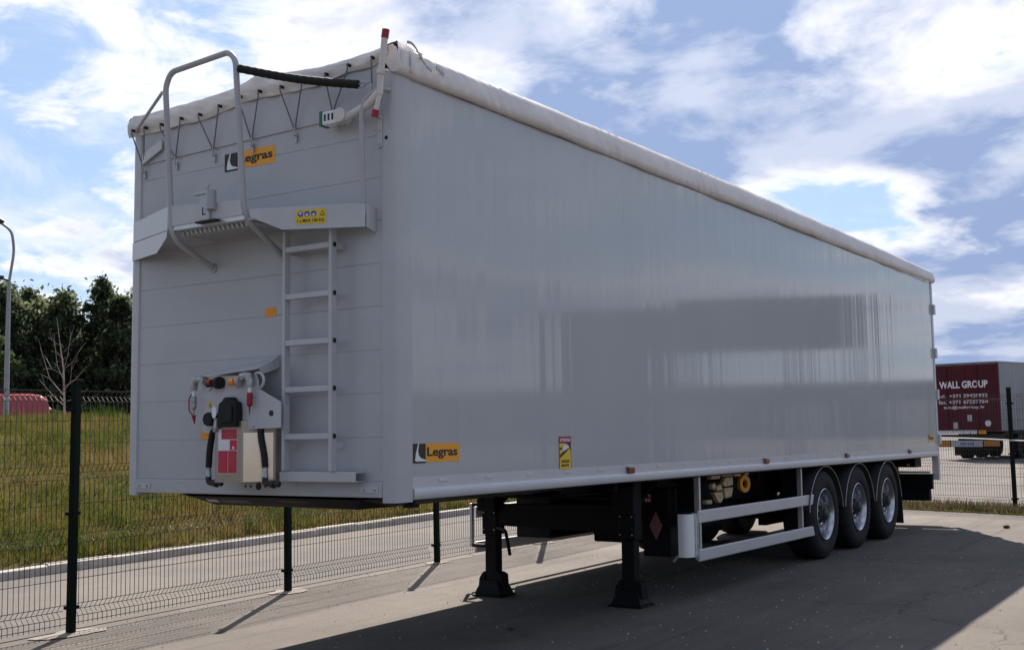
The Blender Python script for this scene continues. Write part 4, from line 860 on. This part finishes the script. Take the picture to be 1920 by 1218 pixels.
# ================================================================== BACKGROUND VEHICLES
def truck():
    ra = R(-12); c = Vector((-4.50, 41.35, 0)); gz = -.03
    t = thing('parked_trailer', (0, 0, 0), 'maroon box semi trailer with white WALL GROUP lettering parked beyond the right fence', 'semi trailer')
    # local frame: x = along the rear face (right corner at 0), y = forwards, built at the origin
    body = build('cargo_box', MB().box(-2.55, 0, 0.012, 12.5, 1.12, 3.72), 'greytarp', t, bevel=.02)
    rear = build('rear_door', MB().box(-2.53, -1.28, -.02, .01, 1.14, 3.66), 'maroon', t, bevel=.006); dup(rear, (1.26, 0, 0))
    build('top_rail', MB().box(-2.56, .01, -.03, 12.5, 3.70, 3.76), 'greytarp', t)
    for x in (-2.56, -.02): build('corner_pillar', MB().box(x, x+.04, -.032, .06, 1.10, 3.70), 'maroon', t)
    for x in (-2.0, -.8): 
        lb = build('lock_bar', MB().cyl((x, -.045, 1.16), (x, -.045, 3.64), .012, n=8), 'maroon', t)
    q = (0, -1, 0)
    text('WALL GROUP', 'white', t, (-2.32, -.0215, 2.78), (1, 0, 0), (0, 0, 1), 1.92, .28, bold=.03)
    text('tel.  +371 29428932', 'pale', t, (-2.38, -.0215, 2.42), (1, 0, 0), (0, 0, 1), 1.96, .13, bold=.02)
    text('fax. +371 67257764', 'pale', t, (-2.38, -.0215, 2.18), (1, 0, 0), (0, 0, 1), 1.96, .14, bold=.02)
    text('info@wallgroup.lv', 'pale', t, (-2.17, -.0215, 1.96), (1, 0, 0), (0, 0, 1), 1.60, .15, bold=.02)
    for x, z in ((-1.25, 1.50), (-1.82, 1.22)): build('lock_plate', MB().box(x, x+.18, -.03, -.021, z, z+.25), 'tube', t)
    build('speed_disc', MB().prism(circ(-.46, 1.42, .12, 24), q, .006, (0, -.021, 0)), 'pale', t)
    for k in range(6): build('reflector_strip', MB().box(-2.50+k*.27, -2.25+k*.27, -.045, -.033, 1.02, 1.16), 'pale', t)
    build('reflector_strip', MB().box(-.84, -.54, -.045, -.033, 1.02, 1.16), 'beacon', t)
    build('rear_beam', MB().box(-2.5, -.02, .0, .3, .86, .985), 'chassis', t)
    ub = build('underrun_bar', MB().box(-2.5, -.02, -.04, .06, .52, .78), 'chassis', t)
    for x0_, x1_ in ((-2.48, -1.98), (-.66, -.04)): build('orange_panel', MB().box(x0_, x1_, -.052, -.041, .55, .76), mat('orange_red_panel', (.42, .17, .03), .5), ub)
    pt = build('name_plate', MB().box(-1.94, -.70, -.052, -.041, .53, .77), 'tube', ub)
    text('KRONE', 'blue', pt, (-1.55, -.0535, .59), (1, 0, 0), (0, 0, 1), .52, .11, bold=.03)
    for y in (2.2, 3.5, 4.8):
        for x in (-.05, -2.15):
            w = build('wheel', MB().lathe([(.30, -.02), (.42, .0), (.50, -.03), (.515, -.08), (.515, -.32), (.48, -.36), (.30, -.34), (.26, -.12), (.10, -.10), (.08, -.02), (0, -.02)], (x, y, .515), (1, 0, 0), 28), 'tyre', t, smooth=True)
    build('chassis_frame', MB().box(-1.75, -1.65, .2, 12, .75, 1.10).box(-.90, -.80, .2, 12, .75, 1.10), 'chassis', t)
    build('side_skirt', MB().prism([(0.3, 1.10), (12, 1.10), (12, .70), (6.2, .70), (5.6, 1.0), (0.3, 1.0)], (1, 0, 0), .02, (-.03, 0, 0), (0, 1, 0), (0, 0, 1)), 'chassis', t)
    build('mud_flap', MB().box(-2.1, -.75, .55, .57, .18, .70), 'black', t)
    for x in (-.65, -1.9): build('landing_leg', MB().box(x-.06, x+.06, 9.5, 9.62, .0, .75), 'chassis', t)
    for z in (1.8, 2.6): 
        for y in (1.4, 3.8, 6.2, 8.6): build('side_strap', MB().box(.001, .008, y, y+.05, 1.15, 3.65), 'tube', t) if z < 2 else None
    t.location = (c.x, c.y, gz); t.rotation_euler.z = ra
truck()

def car(name, x, y, z, rot, m_, L_, H_, van, label, cat):
    t = thing(name, (0, 0, 0), label, cat); w = .90
    if van: pr = [(-L_/2, .35), (-L_/2-.02, H_*.70), (-L_/2+.08, H_*.88), (-L_/2+.28, H_*.97), (-L_/2+.65, H_), (L_/2-1.7, H_), (L_/2-1.15, H_*.88), (L_/2-.75, H_*.58), (L_/2-.12, H_*.48), (L_/2, H_*.38), (L_/2, .3)]
    else: pr = [(-L_/2, .35), (-L_/2, H_*.62), (-L_/2+.55, H_*.66), (-L_/2+1.0, H_*.97), (0, H_), (.65, H_*.93), (1.25, H_*.66), (L_/2-.2, H_*.56), (L_/2, H_*.42), (L_/2, .3)]
    mb = MB(); k = len(pr); rows = [(-w, .0), (-w*.93, .0)]
    sec = [(-w, lambda z_: z_ if z_ < H_*.6 else z_), ]
    ys = [-w, -w*.6, w*.6, w]
    vs = []
    for yy in ys:
        for px, pz in pr: vs.append((px, yy*(1 if pz < H_*.62 else .88), pz if abs(yy) < w*.9 or pz < H_*.62 else pz-.07))
    fs = [tuple(range(k)), tuple(range(4*k-1, 3*k-1, -1))]+[(a*k+i, a*k+(i+1) % k, (a+1)*k+(i+1) % k, (a+1)*k+i) for a in range(3) for i in range(k)]
    build('body', mb.add(vs, fs), m_, t, smooth=True, bevel=.04)
    def win(poly):
        for s in (-1, 1): build('window', MB().prism(poly, (0, s, 0), .012, (0, s*w*.885, 0)), 'glass', t)
    if van: win([(L_/2-2.3, H_*.60), (L_/2-1.1, H_*.60), (L_/2-1.4, H_*.86), (L_/2-2.3, H_*.88)])
    else: win([(-.9, H_*.66), (1.05, H_*.66), (.55, H_*.88), (-.7, H_*.90)])
    for sx in (-L_/2+.85, L_/2-.85):
        for s in (-1, 1):
            ww = build('wheel', MB().lathe([(0, -.02), (.19, -.02), (.22, 0), (.31, 0), (.33, -.03), (.33, -.19), (0, -.19)], (sx, s*(w+.01), .33), (0, s, 0), 24), 'tyre', t, smooth=True)
            build('rim', MB().lathe([(0, .0), (.08, .004), (.19, -.008), (.20, -.018)], (sx, s*(w+.012), .33), (0, s, 0), 20), 'rim', ww)
    for s in (-1, 1):
        build('headlight', MB().box(L_/2-.10, L_/2+.012, s*.55-.12, s*.55+.12, H_*.34, H_*.42), 'pale', t, bevel=.02); build('tail_light', MB().box(-L_/2-.012, -L_/2+.05, s*.72-.08, s*.72+.08, H_*.45, H_*.62), 'red', t)
        build('wing_mirror', MB().box(L_/2-1.35, L_/2-1.2, s*.98-.08, s*.98+.08, H_*.6, H_*.7), m_, t, bevel=.02)
    t.location = (x, y, z); t.rotation_euler.z = rot; return t
CX, CY = 4.7327, -5.7580
def at_px(px, dist):    # ground position in the direction of a picture column
    a = yaw+math.atan((px-960)/2198.3); return CX+math.sin(a)*dist, CY+math.cos(a)*dist
x, y = at_px(90, 47); car('parked_van', x-2.45*.54, y-2.45*.84, 1.22, R(237), 'redcar', 4.9, 1.93, True, 'red van half hidden behind the grassy bank beside the lamp post', 'van')
x, y = at_px(138, 53); car('parked_car', x-2.15*.54, y-2.15*.84, 1.72, R(57), 'darkcar', 4.3, 1.50, False, 'dark hatchback behind the grassy bank, right of the red van', 'car')

# lamp post
lp = thing('street_lamp', (-24.6, 13.35, 1.4), 'tall thin grey street lamp with curved arm at the left edge of the view', 'street lamp')
build('pole', MB().tube([(-24.60, 13.36, 1.35), (-24.59, 13.36, 4.3), (-24.58, 13.37, 5.87)], [.075, .065, .050], 12), 'lampgrey', lp, smooth=True)
build('arm', MB().tube(bend([(-24.58, 13.37, 5.87), (-24.50, 13.46, 6.75), (-24.55, 13.40, 7.30), (-24.70, 13.14, 7.52)], .5, 8), .038, 8), 'lampgrey', lp, smooth=True)
build('lamp_head', MB().lathe([(0, -.26), (.05, -.24), (.10, -.12), (.11, .05), (.08, .20), (0, .24)], (-24.78, 13.02, 7.56), (-.5, -.86, .12), 14), 'hub', lp, smooth=True)
build('small_bracket', MB().tube([(-24.58, 13.37, 5.90), (-24.66, 13.24, 5.95)], .03, 8).box(-24.74, -24.62, 13.12, 13.24, 5.92, 6.03), 'hub', lp)

# ================================================================== TREES
def leaves_mesh(name, centers, rads, per, size, m_, parent, squash=.8):
    cs = []; 
    for (c, r_) in zip(centers, rads):
        u = RS.normal(size=(per, 3)); u /= np.linalg.norm(u, axis=1)[:, None]; rr_ = np.abs(RS.normal(0, .72, per))*r_
        cs.append(np.array(c)+u*rr_[:, None]*np.array([1, 1, squash]))
    P = np.concatenate(cs); n = len(P)
    a = RS.normal(size=(n, 3)); a /= np.linalg.norm(a, axis=1)[:, None]; b = np.cross(a, RS.normal(size=(n, 3))); b /= np.linalg.norm(b, axis=1)[:, None]
    s = size*RS.uniform(.5, 1.4, n)[:, None]
    V = np.stack([P-a*s, P-b*s*.55, P+a*s, P+b*s*.55], 1)
    c = V.reshape(-1, 3).mean(0); me = bpy.data.meshes.new(name); me.vertices.add(n*4); me.vertices.foreach_set('co', (V-c).ravel()); me.loops.add(n*4); me.loops.foreach_set('vertex_index', np.arange(n*4))
    me.polygons.add(n); me.polygons.foreach_set('loop_start', np.arange(0, n*4, 4)); me.polygons.foreach_set('loop_total', np.full(n, 4)); me.update()
    at = me.attributes.new('rnd', 'FLOAT', 'POINT'); at.data.foreach_set('value', np.repeat(RS.uniform(0, 1, n), 4)); me.materials.append(M[m_])
    return link(name, me, parent, c)
def tree(x, y, z, h, r_, label, m_='leaf', clumps=46, per=75, group=None, low=.12, size=.17):
    t = thing('broadleaf_tree', (x, y, z), label, 'tree', group)
    tk = MB(); top = Vector((x+random.uniform(-.4, .4), y+random.uniform(-.4, .4), z+h*.86)); pts_ = [Vector((x, y, z-.2)), Vector((x, y, z)).lerp(top, .35)+Vector((random.uniform(-.2, .2), 0, 0)), Vector((x, y, z)).lerp(top, .7), top]
    tk.tube(pts_, [.20, .14, .08, .02], 8); cs, rs = [], []
    for i in range(clumps):
        f = random.random()**.85; zz = z+h*(low+(1-low)*f*.97); env = r_*math.sin(math.pi*min(1, (f*.86+.17)))**.55
        a = random.uniform(0, 6.283); q = env*random.uniform(.25, 1.0); cs.append((x+q*math.cos(a), y+q*math.sin(a), zz)); rs.append(random.uniform(.35, .95)*(1.15-.6*f)*r_*.60)
        if i % 4 == 0:
            b0 = Vector((x, y, z)).lerp(top, min(.9, f*.8)); tk.tube([b0, b0.lerp(Vector(cs[-1]), .5)+Vector((0, 0, -.1)), Vector(cs[-1])], [.05, .035, .01], 5)
    build('trunk', tk, 'bark', t, smooth=True); leaves_mesh('crown', cs, rs, per, size, m_, t); return t
spots = [(-95, 60, 7.2, 2.0), (-45, 62, 7.0, 1.7), (2, 58, 7.1, 1.5), (48, 60, 7.2, 1.6), (88, 61, 6.6, 1.2), (118, 59, 7.1, 1.25), (152, 62, 5.9, 1.1), (190, 60, 7.9, 1.05), (222, 58, 6.7, .95), (255, 61, 7.2, 1.6), (310, 60, 8.2, 2.1), (385, 62, 7.8, 2.3)]
sides = ['behind the lamp post', 'just right of the lamp post', 'third from the left edge', 'above the dark car', 'behind the bare birch', 'with thin airy top beside the birch', 'tallest of the tree belt, right of the birch', 'touching the left edge of the trailer']
lab = {0: 'big dark tree standing just outside the left edge of the picture', 1: 'dark tree cut by the left edge of the picture behind the bush', 9: 'dark tree directly behind the front left corner of the trailer', 10: 'broad dark tree hidden behind the middle of the trailer front', 11: 'broadest dark tree hidden behind the ladder side of the trailer front', 2: 'dark leafy tree of the belt standing behind the street lamp', 3: 'dark leafy tree just right of the street lamp', 4: 'narrow dark tree above the red van', 5: 'dark tree directly behind the bare birch', 6: 'low dark tree right of the bare birch', 7: 'tallest dark tree with airy top between birch and trailer', 8: 'slim dark tree nearest the front left edge of the trailer'}
for i, (px, dd, h, r_) in enumerate(spots):
    x, y = at_px(px, dd)
    tree(x, y, 1.35, h, r_*1.3, lab[i], group='trees of the belt behind the bank', clumps=90, per=130, size=.12)
for i in range(13):   # understorey row that closes the belt
    x, y = at_px(-120+i*42, 66+random.uniform(-1, 2)); tree(x, y, 1.35, random.uniform(5.5, 6.5), 2.2, 'dark tree in the back row of the belt, filling the gaps', group='back row trees of the belt', clumps=70, per=110, low=.0, size=.17)
x, y = at_px(-6, 55); tree(x, y, 1.35, 4.6, 1.25, 'lighter green bush at the left edge in front of the dark trees', 'leaf2', 30, 90, low=.0, size=.12)
# bare birch
x, y = at_px(117, 50); bt = thing('bare_birch', (x, y, 1.35), 'leafless pale birch with forked trunk in front of the dark trees', 'tree')
tk = MB(); e = Vector((math.cos(yaw), -math.sin(yaw), 0))
B0 = Vector((x, y, 1.3)); tk.tube([B0+e*.12, B0+e*.05+Vector((0, 0, 1.4)), B0+Vector((0, 0, 2.9)), B0-e*.15+Vector((0, 0, 3.9)), B0-e*.30+Vector((0, 0, 5.0))], [.055, .045, .034, .020, .006], 8)
def br(s, zs, dx, dz, r_):
    r_ = r_*.42; a = B0+Vector((0, 0, zs)); q = random.uniform(-.3, .3); p1_ = a+e*dx*.5+Vector((0, 0, dz*.35)); p2_ = a+e*dx+Vector((0, q, dz)); tk.tube([a, p1_, p2_], [r_, r_*.6, .008], 6); tk.tube([p1_, p1_+e*dx*.35+Vector((0, 0, dz*.15-.1))], [r_*.4, .005], 5); tk.tube([p2_.lerp(p1_, .4), p2_.lerp(p1_, .4)+e*dx*.3+Vector((0, .1, dz*.45))], [r_*.3, .005], 5)
for s_, zs, dx, dz, r_ in ((0, 1.5, -.75, 1.0, .05), (0, 1.9, -1.1, 1.9, .055), (0, 2.5, -.5, 1.6, .04), (0, 1.6, .95, .45, .035), (0, 2.2, .9, .8, .035), (0, 2.9, .7, .9, .03), (0, 2.9, .3, 1.5, .03), (0, 3.3, -.6, .9, .025), (0, 1.2, -1.3, .5, .03), (0, 1.1, 1.2, .7, .03), (0, .9, -.9, .2, .03), (0, 3.6, .45, .8, .02), (0, 3.8, -.5, .4, .02), (0, 2.7, -.95, .7, .03), (0, 2.0, .55, 1.2, .03)): br(s_, zs, dx, dz, r_)
build('trunk', tk, 'birch', bt, smooth=True)

# ================================================================== BUILDINGS (unseen, off to the right; added for the reflections in the trailer's glossy side)
def hall(name, p, d, n, L_, W_, bands, label):
    t = thing(name, (p[0], p[1], 0), label, 'building'); d = Vector((*d, 0)).normalized(); n = Vector((*n, 0)).normalized()
    for (z0_, z1_, m_, nm, inset) in bands:
        c = Vector((p[0], p[1], (z0_+z1_)/2))+d*L_/2+n*(W_/2+inset/2); build(nm, MB().obox(c, d*(L_/2), n*(W_/2-inset/2), (0, 0, (z1_-z0_)/2)), m_, t)
    return t, d, n
def bar(name, a, b, z0_, z1_, dep, m_, parent):
    a, b = Vector((*a, 0)), Vector((*b, 0)); d = (b-a).normalized(); n = Vector((-d.y, d.x, 0)); n = n if n.y > 0 else -n
    c = (a+b)/2+n*dep/2+Vector((0, 0, (z0_+z1_)/2)); return build(name, MB().obox(c, d*((b-a).length/2), n*dep/2, (0, 0, (z1_-z0_)/2)), m_, parent)
cn = thing('reflection_canopy', (12.5, 42, 0), 'unseen dark flat canopy on posts, mirrored in the rear half of the trailer side', 'reflection_canopy')
bar('roof', (17.2, 39.6), (9.9, 43.4), 4.85, 6.85, 5, 'clad', cn)
for x, y in ((16.6, 40.6), (12.75, 42.6), (10.4, 44.0)): build('pillar', MB().box(x-.22, x+.22, y-.22, y+.22, 0, 4.85), 'clad', cn)
sh = thing('reflection_shed', (14, 28, 0), 'unseen dark grey metal shed mirrored in the middle of the trailer side', 'reflection_shed')
bar('wall', (15.3, 26.6), (11.9, 28.5), 0, 5.2, 8, 'clad', sh); bar('roof', (15.35, 26.45), (11.75, 28.45), 5.2, 5.35, 8.3, 'tube', sh)
lw_ = thing('reflection_hall', (30, 96, 0), 'unseen long low hall far away, mirrored as a dark strip in the trailer side', 'building')
bar('wall', (75, 80), (14.5, 102.5), 0, 4.6, 12, 'clad', lw_); bar('roof', (75.2, 79.6), (14.3, 102.2), 4.6, 4.9, 12.6, 'tube', lw_)
for k in range(6):
    a_ = Vector((75, 80)).lerp(Vector((14.5, 102.5)), .08+k*.15); b2 = Vector((75, 80)).lerp(Vector((14.5, 102.5)), .15+k*.15); o_ = bar('loading_door', a_-Vector((.03, .08)), b2-Vector((.03, .08)), .05, 3.2, .07, 'creamwall', lw_)
